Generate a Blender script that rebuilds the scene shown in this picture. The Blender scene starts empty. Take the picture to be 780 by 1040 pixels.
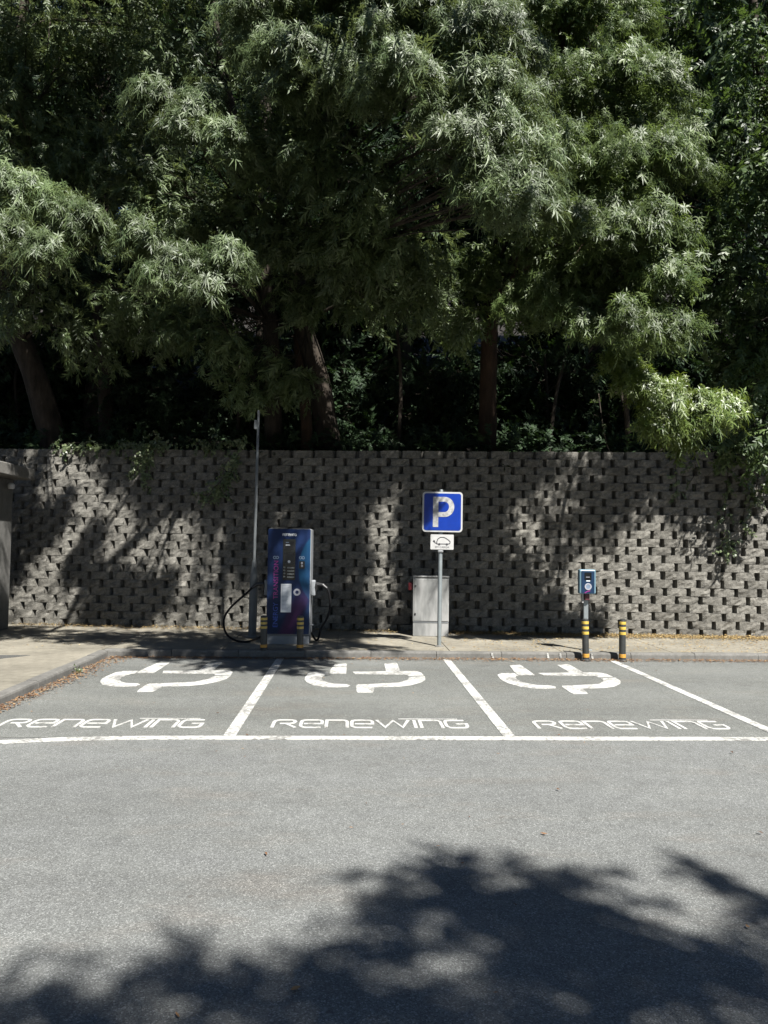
import bpy, bmesh, math, random
import numpy as np
from mathutils import Vector, Matrix

random.seed(7)
RNG = np.random.default_rng(11)
SC = bpy.context.scene
COL = SC.collection

# ------------------------------------------------------------------ camera frame
F = 771.0
YAW, PITCH, ROLL = math.radians(2.23), math.atan(35 / 771), math.radians(0.7)
_f0 = np.array([math.sin(YAW), math.cos(YAW), 0.0])
_r0 = np.array([math.cos(YAW), -math.sin(YAW), 0.0])
_z = np.array([0, 0, 1.0])
_f = math.cos(PITCH) * _f0 + math.sin(PITCH) * _z
_u0 = -math.sin(PITCH) * _f0 + math.cos(PITCH) * _z
_r = math.cos(ROLL) * _r0 + math.sin(ROLL) * _u0
_u = -math.sin(ROLL) * _r0 + math.cos(ROLL) * _u0
CAM = np.array([0, 0, 1.7])


def U(px, py, D):
    """survey helper: point at distance D seen in direction (px, py)"""
    return CAM + (_f + _r * (px - 390) / F - _u * (py - 520) / F) * D


def G(px, py, h=0.0):
    d = _f + _r * (px - 390) / F - _u * (py - 520) / F
    return CAM + d * ((h - CAM[2]) / d[2])


cam_data = bpy.data.cameras.new('camera')
cam = bpy.data.objects.new('camera', cam_data)
COL.objects.link(cam)
cam_data.sensor_width = 36
cam_data.lens = 36 * F / 1040
cam_data.clip_start = 0.05
cam_data.clip_end = 3000
m = Matrix(((_r[0], _u[0], -_f[0], CAM[0]), (_r[1], _u[1], -_f[1], CAM[1]), (_r[2], _u[2], -_f[2], CAM[2]), (0, 0, 0, 1)))
cam.matrix_world = m
SC.camera = cam

# ------------------------------------------------------------------ light
SUN = Vector((-0.37, 0.66, -1.0)).normalized()
world = bpy.data.worlds.new('World')
SC.world = world
world.use_nodes = True
nt = world.node_tree
bg = nt.nodes['Background']
sky = nt.nodes.new('ShaderNodeTexSky')
sky.sky_type = 'NISHITA'
sky.sun_disc = False
sky.sun_elevation = math.asin(-SUN.z)
sky.sun_rotation = math.atan2(-SUN.x, -SUN.y)
sky.air_density = 0.75
sky.dust_density = 0.15
sky.altitude = 1200
nt.links.new(sky.outputs[0], bg.inputs[0])
bg.inputs[1].default_value = 0.05
sl = bpy.data.lights.new('sun', 'SUN')
sl.energy = 5.0
sl.angle = math.radians(0.53)
sl.color = (1.0, 0.97, 0.915)
so = bpy.data.objects.new('sun', sl)
COL.objects.link(so)
so.location = (8, -12, 24)
so.rotation_mode = 'QUATERNION'
so.rotation_quaternion = SUN.to_track_quat('-Z', 'Y')
SC.view_settings.view_transform = 'Standard'
SC.view_settings.look = 'None'
SC.view_settings.gamma = 1.0
SC.view_settings.use_curve_mapping = False
SC.view_settings.exposure = 1.65
SC.cycles.max_bounces = 5
SC.cycles.diffuse_bounces = 2
SC.cycles.glossy_bounces = 2
SC.cycles.transmission_bounces = 3
SC.cycles.sample_clamp_indirect = 4.0


# ------------------------------------------------------------------ materials
class NT:
    def __init__(s, name):
        s.m = bpy.data.materials.new(name)
        s.m.use_nodes = True
        s.t = s.m.node_tree
        s.b = s.t.nodes['Principled BSDF']
        s._tc = None

    def n(s, typ, **kw):
        o = s.t.nodes.new(typ)
        for k, v in kw.items():
            setattr(o, k, v)
        return o

    def l(s, a, b):
        s.t.links.new(a, b)

    @property
    def co(s):
        if s._tc is None:
            s._tc = s.n('ShaderNodeTexCoord')
        return s._tc.outputs['Object']

    def noise(s, scale, detail=4, rough=0.6, vec=None, stretch=None):
        o = s.n('ShaderNodeTexNoise')
        o.inputs['Scale'].default_value = scale
        o.inputs['Detail'].default_value = detail
        o.inputs['Roughness'].default_value = rough
        v = vec or s.co
        if stretch:
            mp = s.n('ShaderNodeMapping')
            mp.inputs['Scale'].default_value = stretch
            s.l(v, mp.inputs[0])
            v = mp.outputs[0]
        s.l(v, o.inputs['Vector'])
        return o.outputs['Fac']

    def ramp(s, fac, stops):
        o = s.n('ShaderNodeValToRGB')
        e = o.color_ramp.elements
        while len(e) < len(stops):
            e.new(0.5)
        for k, (p, c) in enumerate(stops):
            e[k].position = p
            e[k].color = (c, c, c, 1) if isinstance(c, (int, float)) else (*c, 1)
        s.l(fac, o.inputs[0])
        return o.outputs[0]

    def mix(s, fac, a, b, mode='MIX'):
        o = s.n('ShaderNodeMix', data_type='RGBA', blend_type=mode)
        for sock, v in ((o.inputs[0], fac), (o.inputs[6], a), (o.inputs[7], b)):
            if isinstance(v, (int, float)):
                sock.default_value = v
            elif isinstance(v, tuple):
                sock.default_value = (*v, 1)
            else:
                s.l(v, sock)
        return o.outputs[2]

    def math(s, op, a, b=0.0, c=0.0):
        o = s.n('ShaderNodeMath', operation=op)
        for sock, v in zip(o.inputs, (a, b, c)):
            if isinstance(v, (int, float)):
                sock.default_value = v
            else:
                s.l(v, sock)
        return o.outputs[0]

    def bump(s, h, strength=0.3, dist=0.01):
        o = s.n('ShaderNodeBump')
        o.inputs['Strength'].default_value = strength
        o.inputs['Distance'].default_value = dist
        s.l(h, o.inputs['Height'])
        s.l(o.outputs[0], s.b.inputs['Normal'])

    def color(s, c):
        if isinstance(c, tuple):
            s.b.inputs['Base Color'].default_value = (*c, 1)
        else:
            s.l(c, s.b.inputs['Base Color'])

    def attr(s, name):
        o = s.n('ShaderNodeAttribute', attribute_name=name)
        return o.outputs['Fac']

    def set(s, rough=0.6, metal=0.0, spec=0.5):
        s.b.inputs['Roughness'].default_value = rough
        s.b.inputs['Metallic'].default_value = metal
        s.b.inputs['Specular IOR Level'].default_value = spec
        return s


def plain(name, c, rough=0.5, metal=0.0, var=0.15, scale=6.0, bump=0.0, spec=0.5):
    t = NT(name).set(rough, metal, spec)
    n = t.noise(scale, 5)
    lo = tuple(x * (1 - var) for x in c)
    hi = tuple(min(1, x * (1 + var)) for x in c)
    t.color(t.ramp(n, [(0.3, lo), (0.7, hi)]))
    if bump:
        t.bump(t.noise(scale * 12, 3), bump, 0.004)
    return t.m


def asphalt(name, base, tint=(1, 1, 1), patch=0.25):
    t = NT(name).set(0.85, 0, 0.35)
    big = t.noise(0.35, 5, 0.6)
    mid = t.noise(2.2, 5, 0.65, stretch=(0.35, 1.0, 1.0))
    v = t.n('ShaderNodeTexVoronoi')
    v.inputs['Scale'].default_value = 165
    t.l(t.co, v.inputs['Vector'])
    sepc = t.n('ShaderNodeSeparateColor')
    t.l(v.outputs['Color'], sepc.inputs[0])
    grit = t.ramp(sepc.outputs[0], [(0.0, 0.55), (0.6, 0.94), (0.85, 1.1), (1.0, 1.75)])
    fine = t.ramp(t.noise(330, 2, 0.7), [(0.3, 0.7), (0.7, 1.3)])
    c0 = tuple(base * k for k in tint)
    c1 = t.mix(big, tuple(x * (1 - patch) for x in c0), tuple(x * (1 + patch) for x in c0))
    warm = t.ramp(mid, [(0.30, (1.02, 0.99, 0.94)), (0.46, (0.97, 1.0, 0.985)), (0.68, (0.97, 1.0, 1.0))])
    c = t.mix(1.0, c1, grit, 'MULTIPLY')
    c = t.mix(1.0, c, fine, 'MULTIPLY')
    c = t.mix(1.0, c, warm, 'MULTIPLY')
    # tyre-polished lanes and sun-bleached streaks running along the road
    ln = t.noise(0.55, 4, 0.6, stretch=(0.16, 1.0, 1.0))
    c = t.mix(1.0, c, t.ramp(ln, [(0.3, 0.80), (0.5, 1.0), (0.72, 1.16)]), 'MULTIPLY')
    c = t.mix(1.0, c, t.ramp(t.noise(5.5, 5, 0.75), [(0.3, 0.86), (0.7, 1.12)]), 'MULTIPLY')
    sp = t.ramp(t.noise(11, 2, 0.5), [(0.715, 0.0), (0.76, 0.6)])
    c = t.mix(sp, c, (0.05, 0.045, 0.04))
    # oil spots and old stains
    st = t.ramp(t.noise(1.3, 3, 0.5), [(0.66, 0.0), (0.74, 0.35)])
    c = t.mix(st, c, (0.045, 0.042, 0.04))
    t.color(c)
    h = t.math('ADD', t.math('MULTIPLY', v.outputs['Distance'], 0.8), t.noise(240, 2))
    t.bump(h, 0.55, 0.006)
    return t.m


def concrete(name, base, tint=(1, 0.97, 0.9), stain=0.5, sc=1.0):
    t = NT(name).set(0.85, 0, 0.3)
    c0 = tuple(base * k for k in tint)
    n1 = t.noise(1.1 * sc, 6, 0.65)
    n2 = t.noise(9 * sc, 5, 0.7)
    c = t.mix(t.ramp(n1, [(0.3, 0), (0.7, 1)]), tuple(x * (1 - stain * 0.5) for x in c0), tuple(x * 1.12 for x in c0))
    c = t.mix(1.0, c, t.ramp(n2, [(0.3, 0.75), (0.7, 1.15)]), 'MULTIPLY')
    c = t.mix(1.0, c, t.ramp(t.noise(110, 2), [(0.3, 0.85), (0.7, 1.12)]), 'MULTIPLY')
    t.color(c)
    t.bump(t.noise(60, 4), 0.4, 0.006)
    return t.m


def block_mat():
    t = NT('split_face_block').set(0.9, 0, 0.25)
    tint = t.attr('tint')
    c = t.mix(tint, (0.105, 0.100, 0.088), (0.175, 0.167, 0.148))
    c = t.mix(1.0, c, t.ramp(t.noise(14, 5, 0.7), [(0.3, 0.5), (0.7, 1.3)]), 'MULTIPLY')
    c = t.mix(1.0, c, t.ramp(t.noise(70, 3, 0.7), [(0.3, 0.6), (0.7, 1.35)]), 'MULTIPLY')
    # mineral streaks running down and mossy patches
    stv = t.ramp(t.noise(1.6, 4, 0.6, stretch=(1, 1, 0.3)), [(0.52, 0.0), (0.72, 0.45)])
    c = t.mix(stv, c, (0.07, 0.068, 0.06))
    li = t.ramp(t.noise(5, 4, 0.7), [(0.64, 0.0), (0.72, 0.5)])
    c = t.mix(li, c, (0.23, 0.22, 0.185))
    t.color(c)
    t.bump(t.noise(45, 4, 0.7), 0.9, 0.012)
    return t.m


def paint_mat(name='road_paint', c=(0.39, 0.39, 0.37), wear=0.585, asp=(0.14, 0.138, 0.13)):
    t = NT(name).set(0.65, 0, 0.4)
    w = t.math('ADD', t.math('MULTIPLY', t.noise(28, 5, 0.75), 0.6), t.math('MULTIPLY', t.noise(3.0, 3), 0.4))
    k = t.ramp(w, [(wear - 0.16, 1.0), (wear - 0.06, 0.0)])
    cc = t.mix(t.noise(4, 4), tuple(x * 0.88 for x in c), tuple(min(1, x * 1.06) for x in c))
    t.color(t.mix(k, cc, asp))
    t.bump(t.noise(200, 2), 0.4, 0.003)
    return t.m


def leaf_mat(name, dark, light, trans=(0.12, 0.16, 0.03), rough=0.38, tr=0.22, spec=0.6):
    t = NT(name).set(rough, 0, spec)
    tint = t.attr('tint')
    c = t.mix(tint, dark, light)
    big = t.ramp(t.noise(0.8, 3), [(0.35, 0.62), (0.65, 1.25)])
    c = t.mix(1.0, c, big, 'MULTIPLY')
    t.color(c)
    tl = t.n('ShaderNodeBsdfTranslucent')
    tl.inputs[0].default_value = (*trans, 1)
    mx = t.n('ShaderNodeMixShader')
    mx.inputs[0].default_value = tr
    out = t.t.nodes['Material Output']
    t.l(t.b.outputs[0], mx.inputs[1])
    t.l(tl.outputs[0], mx.inputs[2])
    t.l(mx.outputs[0], out.inputs[0])
    return t.m


def bark_mat(name, a, b):
    t = NT(name).set(0.9, 0, 0.2)
    n = t.noise(9, 6, 0.7, stretch=(1, 1, 0.22))
    c = t.mix(t.ramp(n, [(0.3, 0), (0.7, 1)]), a, b)
    c = t.mix(1.0, c, t.ramp(t.noise(2.5, 3), [(0.3, 0.7), (0.7, 1.25)]), 'MULTIPLY')
    t.color(c)
    t.bump(n, 0.9, 0.03)
    return t.m


M = {
    'road': asphalt('road_asphalt', 0.125, (1, 1, 0.98)),
    'bay': asphalt('bay_asphalt', 0.116, (1.0, 1.0, 0.95), 0.3),
    'patch': asphalt('patch_asphalt', 0.07, (1, 1, 1), 0.15),
    'pave': concrete('pavement_concrete', 0.185, (1, 0.92, 0.74), 0.7),
    'kerb': concrete('kerb_concrete', 0.118, (1, 0.97, 0.9), 0.6, 2.0),
    'bconc': concrete('kiosk_concrete', 0.12, (1, 0.98, 0.92), 0.6),
    'roofc': concrete('roof_slab_concrete', 0.16, (1, 0.96, 0.88), 0.7, 2.0),
    'block': block_mat(),
    'paint': paint_mat(),
    'paintlet': paint_mat('lettering_paint', (0.37, 0.37, 0.355), 0.55),
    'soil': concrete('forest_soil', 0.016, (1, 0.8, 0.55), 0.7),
    'soil2': concrete('ground_soil', 0.10, (1, 0.85, 0.65), 0.5),
    'bark': bark_mat('acacia_bark', (0.016, 0.013, 0.010), (0.055, 0.044, 0.034)),
    'barkred': bark_mat('reddish_bark', (0.018, 0.012, 0.008), (0.058, 0.035, 0.022)),
    'galv': plain('galvanised_steel', (0.24, 0.265, 0.27), 0.42, 0.6, 0.12, 9),
    'mast': plain('painted_mast_steel', (0.10, 0.11, 0.115), 0.55, 0.1, 0.15, 5),
    'black': plain('black_plastic', (0.012, 0.012, 0.013), 0.4, 0, 0.2, 8),
    'blackr': plain('bollard_black', (0.022, 0.023, 0.022), 0.45, 0, 0.3, 12),
    'yellow': plain('bollard_yellow', (0.42, 0.29, 0.05), 0.4, 0, 0.18, 15),
    'amber': plain('bollard_amber_band', (0.42, 0.21, 0.03), 0.5, 0, 0.25, 15),
    'rubber': plain('cable_rubber', (0.007, 0.007, 0.008), 0.8, 0, 0.2, 8, spec=0.15),
    'signwhite': plain('sign_white', (0.34, 0.34, 0.335), 0.35, 0, 0.08, 14),
    'letterwhite': plain('sign_letter_white', (0.25, 0.25, 0.25), 0.45, 0, 0.35, 22),
    'signblue': plain('sign_blue', (0.003, 0.024, 0.20), 0.3, 0, 0.15, 5),
    'signgrey': plain('sign_back_metal', (0.35, 0.36, 0.37), 0.4, 0.7, 0.1),
    'ink': plain('sign_ink', (0.03, 0.03, 0.035), 0.5, 0, 0.1),
    'cabinet': None,
    'hinge': plain('hinge_black', (0.02, 0.02, 0.02), 0.5),
    'red': plain('red_plastic', (0.14, 0.008, 0.014), 0.4),
    'shell': plain('charger_shell_grey', (0.19, 0.20, 0.21), 0.4, 0.1, 0.06),
    'plinth': plain('charger_plinth_grey', (0.16, 0.17, 0.18), 0.6, 0, 0.12),
    'screen': plain('dark_glass', (0.006, 0.007, 0.008), 0.12, 0, 0.1),
    'keys': plain('keypad_grey', (0.12, 0.125, 0.12), 0.5),
    'label': plain('sticker_white', (0.50, 0.52, 0.54), 0.45, 0, 0.06, 20),
    'lgrey': plain('emblem_grey', (0.25, 0.25, 0.28), 0.4),
    'magenta': plain('print_magenta', (0.17, 0.012, 0.125), 0.45),
    'pblue': plain('print_blue', (0.02, 0.06, 0.30), 0.45),
    'icon': plain('print_icon', (0.12, 0.16, 0.22), 0.45),
    'boxblue': plain('pedestal_blue', (0.004, 0.018, 0.046), 0.6, 0, 0.15, 10, spec=0.2),
    'boxframe': plain('pedestal_frame', (0.10, 0.17, 0.21), 0.4, 0.1, 0.1),
    'maroon': plain('socket_maroon', (0.07, 0.018, 0.022), 0.5),
    'leafc': leaf_mat('acacia_leaf', (0.036, 0.062, 0.019), (0.118, 0.158, 0.066), (0.15, 0.19, 0.06), rough=0.52, tr=0.30, spec=0.5),
    'leafr': leaf_mat('green_leaf', (0.036, 0.064, 0.016), (0.110, 0.150, 0.046), (0.15, 0.21, 0.05), 0.52, 0.30, 0.45),
    'leafy': leaf_mat('yellow_green_leaf', (0.05, 0.085, 0.02), (0.13, 0.17, 0.04), (0.18, 0.24, 0.03), 0.42, 0.28, 0.5),
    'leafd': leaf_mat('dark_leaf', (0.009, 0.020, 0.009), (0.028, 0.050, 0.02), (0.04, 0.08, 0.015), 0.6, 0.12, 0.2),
    'leafb': leaf_mat('broad_leaf', (0.026, 0.050, 0.018), (0.085, 0.125, 0.040), (0.10, 0.16, 0.03), 0.5, 0.25, 0.4),
    'ivy': leaf_mat('ivy_leaf', (0.04, 0.065, 0.025), (0.16, 0.19, 0.10), (0.12, 0.2, 0.03), 0.4, 0.2, 0.5),
    'litter': None, 'straw': None,
}


def cabinet_mat():
    t = NT('cabinet_polyester').set(0.5, 0, 0.4)
    n = t.noise(3.2, 5, 0.6, stretch=(1.6, 1, 0.45))
    c = t.mix(t.ramp(n, [(0.38, 0), (0.62, 1)]), (0.135, 0.138, 0.135), (0.24, 0.24, 0.235))
    c = t.mix(t.ramp(t.noise(18, 4), [(0.62, 0), (0.72, 0.35)]), c, (0.25, 0.24, 0.21))
    t.color(c)
    return t.m


def litter_mat(name, stops):
    t = NT(name).set(0.8, 0, 0.2)
    t.color(t.ramp(t.attr('tint'), stops))
    return t.m


M['cabinet'] = cabinet_mat()
M['litter'] = litter_mat('dry_leaf', [(0.0, (0.05, 0.025, 0.014)), (0.4, (0.13, 0.065, 0.032)), (0.75, (0.20, 0.115, 0.055)), (1.0, (0.28, 0.20, 0.11))])
M['straw'] = litter_mat('straw_litter', [(0.0, (0.10, 0.06, 0.025)), (0.4, (0.22, 0.15, 0.06)), (0.8, (0.30, 0.22, 0.10)), (1.0, (0.36, 0.29, 0.16))])


def wrap_mat():
    """printed vinyl wrap of the charger front: navy with a teal arc and a magenta swoosh (object space x: width, z: height)"""
    t = NT('charger_wrap').set(0.5, 0, 0.25)
    sep = t.n('ShaderNodeSeparateXYZ')
    t.l(t.co, sep.inputs[0])
    x, z = sep.outputs[0], sep.outputs[2]
    base = t.mix(t.ramp(t.math('DIVIDE', z, 1.9), [(0.05, 0.0), (0.95, 1.0)]), (0.005, 0.014, 0.042), (0.003, 0.013, 0.053))
    # teal arc at the upper right: between two circles
    dx, dz = t.math('SUBTRACT', x, 0.62), t.math('SUBTRACT', z, 1.22)
    d = t.math('SQRT', t.math('ADD', t.math('MULTIPLY', dx, dx), t.math('MULTIPLY', t.math('MULTIPLY', dz, dz), 0.55)))
    arc = t.ramp(d, [(0.30, 0.55), (0.40, 0.75), (0.455, 0.95), (0.475, 0.0)])
    c = t.mix(arc, base, (0.003, 0.040, 0.095))
    # violet / magenta swoosh in the lower right
    q = t.math('SUBTRACT', t.math('ADD', t.math('MULTIPLY', z, 0.42), t.math('MULTIPLY', x, -1.0)), 0.22)
    q = t.math('ABSOLUTE', t.math('ADD', q, 0.12))
    band = t.ramp(q, [(0.0, 0.9), (0.09, 0.7), (0.16, 0.0)])
    fade = t.ramp(z, [(0.10, 1.0), (0.55, 0.85), (0.95, 0.0)])
    c = t.mix(t.math('MULTIPLY', band, fade), c, (0.045, 0.009, 0.045))
    t.color(c)
    return t.m


M['wrap'] = wrap_mat()


# ------------------------------------------------------------------ mesh helpers
class MB:
    def __init__(s):
        s.v, s.f = [], []

    def add(s, verts, faces):
        o = len(s.v)
        s.v += [tuple(map(float, p)) for p in verts]
        s.f += [tuple(i + o for i in q) for q in faces]
        return s

    def box(s, c, d, bev=0.0, rz=0.0):
        bm = bmesh.new()
        bmesh.ops.create_cube(bm, size=1)
        bmesh.ops.scale(bm, vec=d, verts=bm.verts)
        if bev:
            bmesh.ops.bevel(bm, geom=bm.edges[:], offset=bev, segments=2, affect='EDGES', profile=0.5)
        if rz:
            bmesh.ops.rotate(bm, cent=(0, 0, 0), matrix=Matrix.Rotation(rz, 3, 'Z'), verts=bm.verts)
        bmesh.ops.translate(bm, vec=c, verts=bm.verts)
        bm.verts.index_update()
        s.add([v.co for v in bm.verts], [[v.index for v in f.verts] for f in bm.faces])
        bm.free()
        return s

    def tube(s, pts, rad, n=10, cap=True):
        pts = [Vector(p) for p in pts]
        if isinstance(rad, (int, float)):
            rad = [rad] * len(pts)
        prev = None
        rings = []
        for i, p in enumerate(pts):
            a = pts[max(i - 1, 0)]
            b = pts[min(i + 1, len(pts) - 1)]
            t = (b - a).normalized()
            if prev is None:
                x = t.orthogonal().normalized()
            else:
                x = (prev - t * prev.dot(t)).normalized()
            prev = x
            y = t.cross(x)
            rings.append([p + (x * math.cos(2 * math.pi * k / n) + y * math.sin(2 * math.pi * k / n)) * rad[i] for k in range(n)])
        vs = [q for r_ in rings for q in r_]
        fs = []
        for i in range(len(rings) - 1):
            for k in range(n):
                k2 = (k + 1) % n
                fs.append((i * n + k, i * n + k2, (i + 1) * n + k2, (i + 1) * n + k))
        if cap:
            fs.append(tuple(range(n))[::-1])
            fs.append(tuple((len(rings) - 1) * n + k for k in range(n)))
        return s.add(vs, fs)

    def lathe(s, prof, n=24, c=(0, 0, 0)):
        vs, fs = [], []
        for r_, z in prof:
            for k in range(n):
                a = 2 * math.pi * k / n
                vs.append((c[0] + r_ * math.cos(a), c[1] + r_ * math.sin(a), c[2] + z))
        for i in range(len(prof) - 1):
            for k in range(n):
                k2 = (k + 1) % n
                fs.append((i * n + k, i * n + k2, (i + 1) * n + k2, (i + 1) * n + k))
        fs.append(tuple(range(n))[::-1])
        fs.append(tuple((len(prof) - 1) * n + k for k in range(n)))
        return s.add(vs, fs)

    def prism(s, poly, t0, t1, axis='z'):
        """polygon extruded; axis z: poly in xy, axis y: poly in xz (front towards -y at t0)"""
        n = len(poly)
        if axis == 'z':
            vs = [(x, y, t0) for x, y in poly] + [(x, y, t1) for x, y in poly]
        else:
            vs = [(x, t0, z) for x, z in poly] + [(x, t1, z) for x, z in poly]
        fs = [tuple(range(n))[::-1], tuple(range(n, 2 * n))]
        for k in range(n):
            k2 = (k + 1) % n
            fs.append((k, k2, n + k2, n + k))
        return s.add(vs, fs)

    def ribbon(s, pts, w, z0, z1, axis='z', closed=False):
        """flat stroke of width w along 2-D points, extruded from z0 to z1"""
        P = [Vector(p).to_2d() if len(p) > 2 else Vector(p) for p in pts]
        n = len(P)
        L, R = [], []
        for i in range(n):
            a = P[i - 1] if (i > 0 or closed) else None
            b = P[(i + 1) % n] if (i < n - 1 or closed) else None
            d1 = (P[i] - a).normalized() if a is not None else None
            d2 = (b - P[i]).normalized() if b is not None else None
            if d1 is None:
                d1 = d2
            if d2 is None:
                d2 = d1
            n1 = Vector((-d1.y, d1.x))
            n2 = Vector((-d2.y, d2.x))
            mm = (n1 + n2)
            if mm.length < 1e-6:
                mm = n1
            mm.normalize()
            k = min(1 / max(mm.dot(n1), 0.35), 2.2)
            L.append(P[i] + mm * (w / 2 * k))
            R.append(P[i] - mm * (w / 2 * k))
        mp = (lambda q, t: (q.x, q.y, t)) if axis == 'z' else (lambda q, t: (q.x, t, q.y))
        vs = []
        for i in range(n):
            vs += [mp(L[i], z0), mp(R[i], z0), mp(L[i], z1), mp(R[i], z1)]
        fs = []
        rng = range(n) if closed else range(n - 1)
        for i in rng:
            a, b = i * 4, ((i + 1) % n) * 4
            fs += [(a + 2, a + 3, b + 3, b + 2), (a, b, b + 1, a + 1), (a, a + 2, b + 2, b), (a + 1, b + 1, b + 3, a + 3)]
        if not closed:
            e = (n - 1) * 4
            fs += [(0, 1, 3, 2), (e, e + 2, e + 3, e + 1)]
        return s.add(vs, fs)

    def build(s, name, mat, parent=None, smooth=False, off=None):
        me = bpy.data.meshes.new(name)
        v = s.v
        if off is not None:
            v = [(p[0] - off[0], p[1] - off[1], p[2] - off[2]) for p in v]
        me.from_pydata(v, [], s.f)
        bm = bmesh.new()
        bm.from_mesh(me)
        bmesh.ops.recalc_face_normals(bm, faces=bm.faces)
        bm.to_mesh(me)
        bm.free()
        if smooth:
            me.polygons.foreach_set('use_smooth', [True] * len(me.polygons))
            try:
                me.set_sharp_from_angle(angle=math.radians(40))
            except Exception:
                pass
        me.materials.append(mat)
        o = bpy.data.objects.new(name, me)
        COL.objects.link(o)
        o.parent = parent
        return o


def np_mesh(name, V, Q, mat, tint=None, parent=None):
    """big mesh straight from numpy arrays; Q is (m,4) quads"""
    me = bpy.data.meshes.new(name)
    V = np.ascontiguousarray(V, dtype=np.float32)
    Q = np.ascontiguousarray(Q, dtype=np.int32)
    me.vertices.add(len(V))
    me.vertices.foreach_set('co', V.ravel())
    me.loops.add(Q.size)
    me.loops.foreach_set('vertex_index', Q.ravel())
    me.polygons.add(len(Q))
    me.polygons.foreach_set('loop_start', np.arange(0, Q.size, 4, dtype=np.int32))
    if tint is not None:
        a = me.attributes.new('tint', 'FLOAT', 'POINT')
        a.data.foreach_set('value', np.ascontiguousarray(tint, dtype=np.float32))
    me.update(calc_edges=True)
    me.materials.append(mat)
    o = bpy.data.objects.new(name, me)
    COL.objects.link(o)
    o.parent = parent
    return o


def tag(o, label=None, cat=None, group=None, kind=None):
    for k, v in (('label', label), ('category', cat), ('group', group), ('kind', kind)):
        if v:
            o[k] = v
    return o


def empty(name, loc, rz=0.0):
    o = bpy.data.objects.new(name, None)
    COL.objects.link(o)
    o.location = Vector([float(q) for q in loc])
    o.rotation_euler = (0, 0, rz)
    o.empty_display_size = 0.2
    return o


def copy_tree(o, parent=None):
    c = o.copy()
    COL.objects.link(c)
    c.parent = parent
    for ch in list(o.children):
        copy_tree(ch, c)
    return c


def bez(a, b, c, d, n=14):
    a, b, c, d = (Vector(q) for q in (a, b, c, d))
    out = []
    for i in range(n + 1):
        t = i / n
        out.append(a * (1 - t) ** 3 + b * 3 * t * (1 - t) ** 2 + c * 3 * t * t * (1 - t) + d * t ** 3)
    return out


def spline(pts, n=8):
    """Catmull-Rom through points"""
    P = [Vector(p) for p in pts]
    out = []
    for i in range(len(P) - 1):
        p0, p1, p2, p3 = P[max(i - 1, 0)], P[i], P[i + 1], P[min(i + 2, len(P) - 1)]
        for k in range(n):
            t = k / n
            out.append(0.5 * ((2 * p1) + (p2 - p0) * t + (2 * p0 - 5 * p1 + 4 * p2 - p3) * t * t + (3 * p1 - p0 - 3 * p2 + p3) * t ** 3))
    out.append(P[-1])
    return out


def rrect(x0, x1, z0, z1, r, n=6):
    pts = []
    for cx, cz, a0 in ((x1 - r, z1 - r, 0), (x0 + r, z1 - r, 90), (x0 + r, z0 + r, 180), (x1 - r, z0 + r, 270)):
        for k in range(n + 1):
            a = math.radians(a0 + 90 * k / n)
            pts.append((cx + r * math.cos(a), cz + r * math.sin(a)))
    return pts


def disc(cx, cz, r, n=28):
    return [(cx + r * math.cos(2 * math.pi * k / n), cz + r * math.sin(2 * math.pi * k / n)) for k in range(n)]


def text_mesh(name, body, size, mat, parent, loc, rot, extrude=0.001, align='CENTER'):
    cu = bpy.data.curves.new(name, 'FONT')
    cu.body = body
    cu.size = size
    cu.extrude = extrude
    cu.align_x = align
    cu.align_y = 'CENTER'
    tmp = bpy.data.objects.new(name + '_tmp', cu)
    COL.objects.link(tmp)
    dg = bpy.context.evaluated_depsgraph_get()
    dg.update()
    me = bpy.data.meshes.new_from_object(tmp.evaluated_get(dg))
    bpy.data.objects.remove(tmp)
    bpy.data.curves.remove(cu)
    me.materials.clear()
    me.materials.append(mat)
    me.transform(Matrix.Translation(loc) @ Matrix(rot).to_4x4() if not isinstance(rot, Matrix) else Matrix.Translation(loc) @ rot)
    o = bpy.data.objects.new(name, me)
    COL.objects.link(o)
    o.parent = parent
    return o


# ------------------------------------------------------------------ setting: ground, road, bays, pavement, kerbs
KY = 11.60     # kerb face of the far pavement
KX = -3.62     # kerb face of the left pavement
PH = 0.10      # pavement height
BAYX = (-1.08, 1.42, 3.95)


def sheet(name, x0, x1, y0, y1, z, mat, parent=None):
    b = MB().add([(x0, y0, z), (x1, y0, z), (x1, y1, z), (x0, y1, z)], [(0, 1, 2, 3)])
    return b.build(name, mat, parent)


tag(sheet('ground', -900, 900, -900, 900, -0.03, M['soil2']), kind='structure')
road = tag(sheet('road', -80, 80, -9, KY + 0.05, 0.0, M['road']), kind='structure')
tag(sheet('parking_bays', KX, 22, 6.79, KY, 0.004, M['bay']), kind='structure')

# far pavement: slabs with joints, slightly uneven
WA, WB = np.array([-6.48, 15.14]), np.array([7.65, 13.80])     # foot of the block wall
wdir = (WB - WA) / np.linalg.norm(WB - WA)
wnor = np.array([wdir[1], -wdir[0]])                            # towards the road
if wnor[1] > 0:
    wnor = -wnor


def wall_y(x):
    t = (x - WA[0]) / wdir[0]
    return WA[1] + wdir[1] * t


def pavement():
    b = MB()
    x = -30.0
    while x < 30:
        x2 = x + 1.75
        y = KY + 0.14
        xa, xb = x + 0.006, x2 - 0.006
        b.add([(xa, y, PH), (xb, y, PH), (xb, wall_y(xb) + 0.3, PH), (xa, wall_y(xa) + 0.3, PH),
               (xa, y, 0), (xb, y, 0), (xb, wall_y(xb) + 0.3, 0), (xa, wall_y(xa) + 0.3, 0)],
              [(0, 1, 2, 3), (4, 5, 1, 0), (5, 6, 2, 1), (7, 4, 0, 3)])
        x = x2
    return b.build('pavement', M['pave'])


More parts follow.
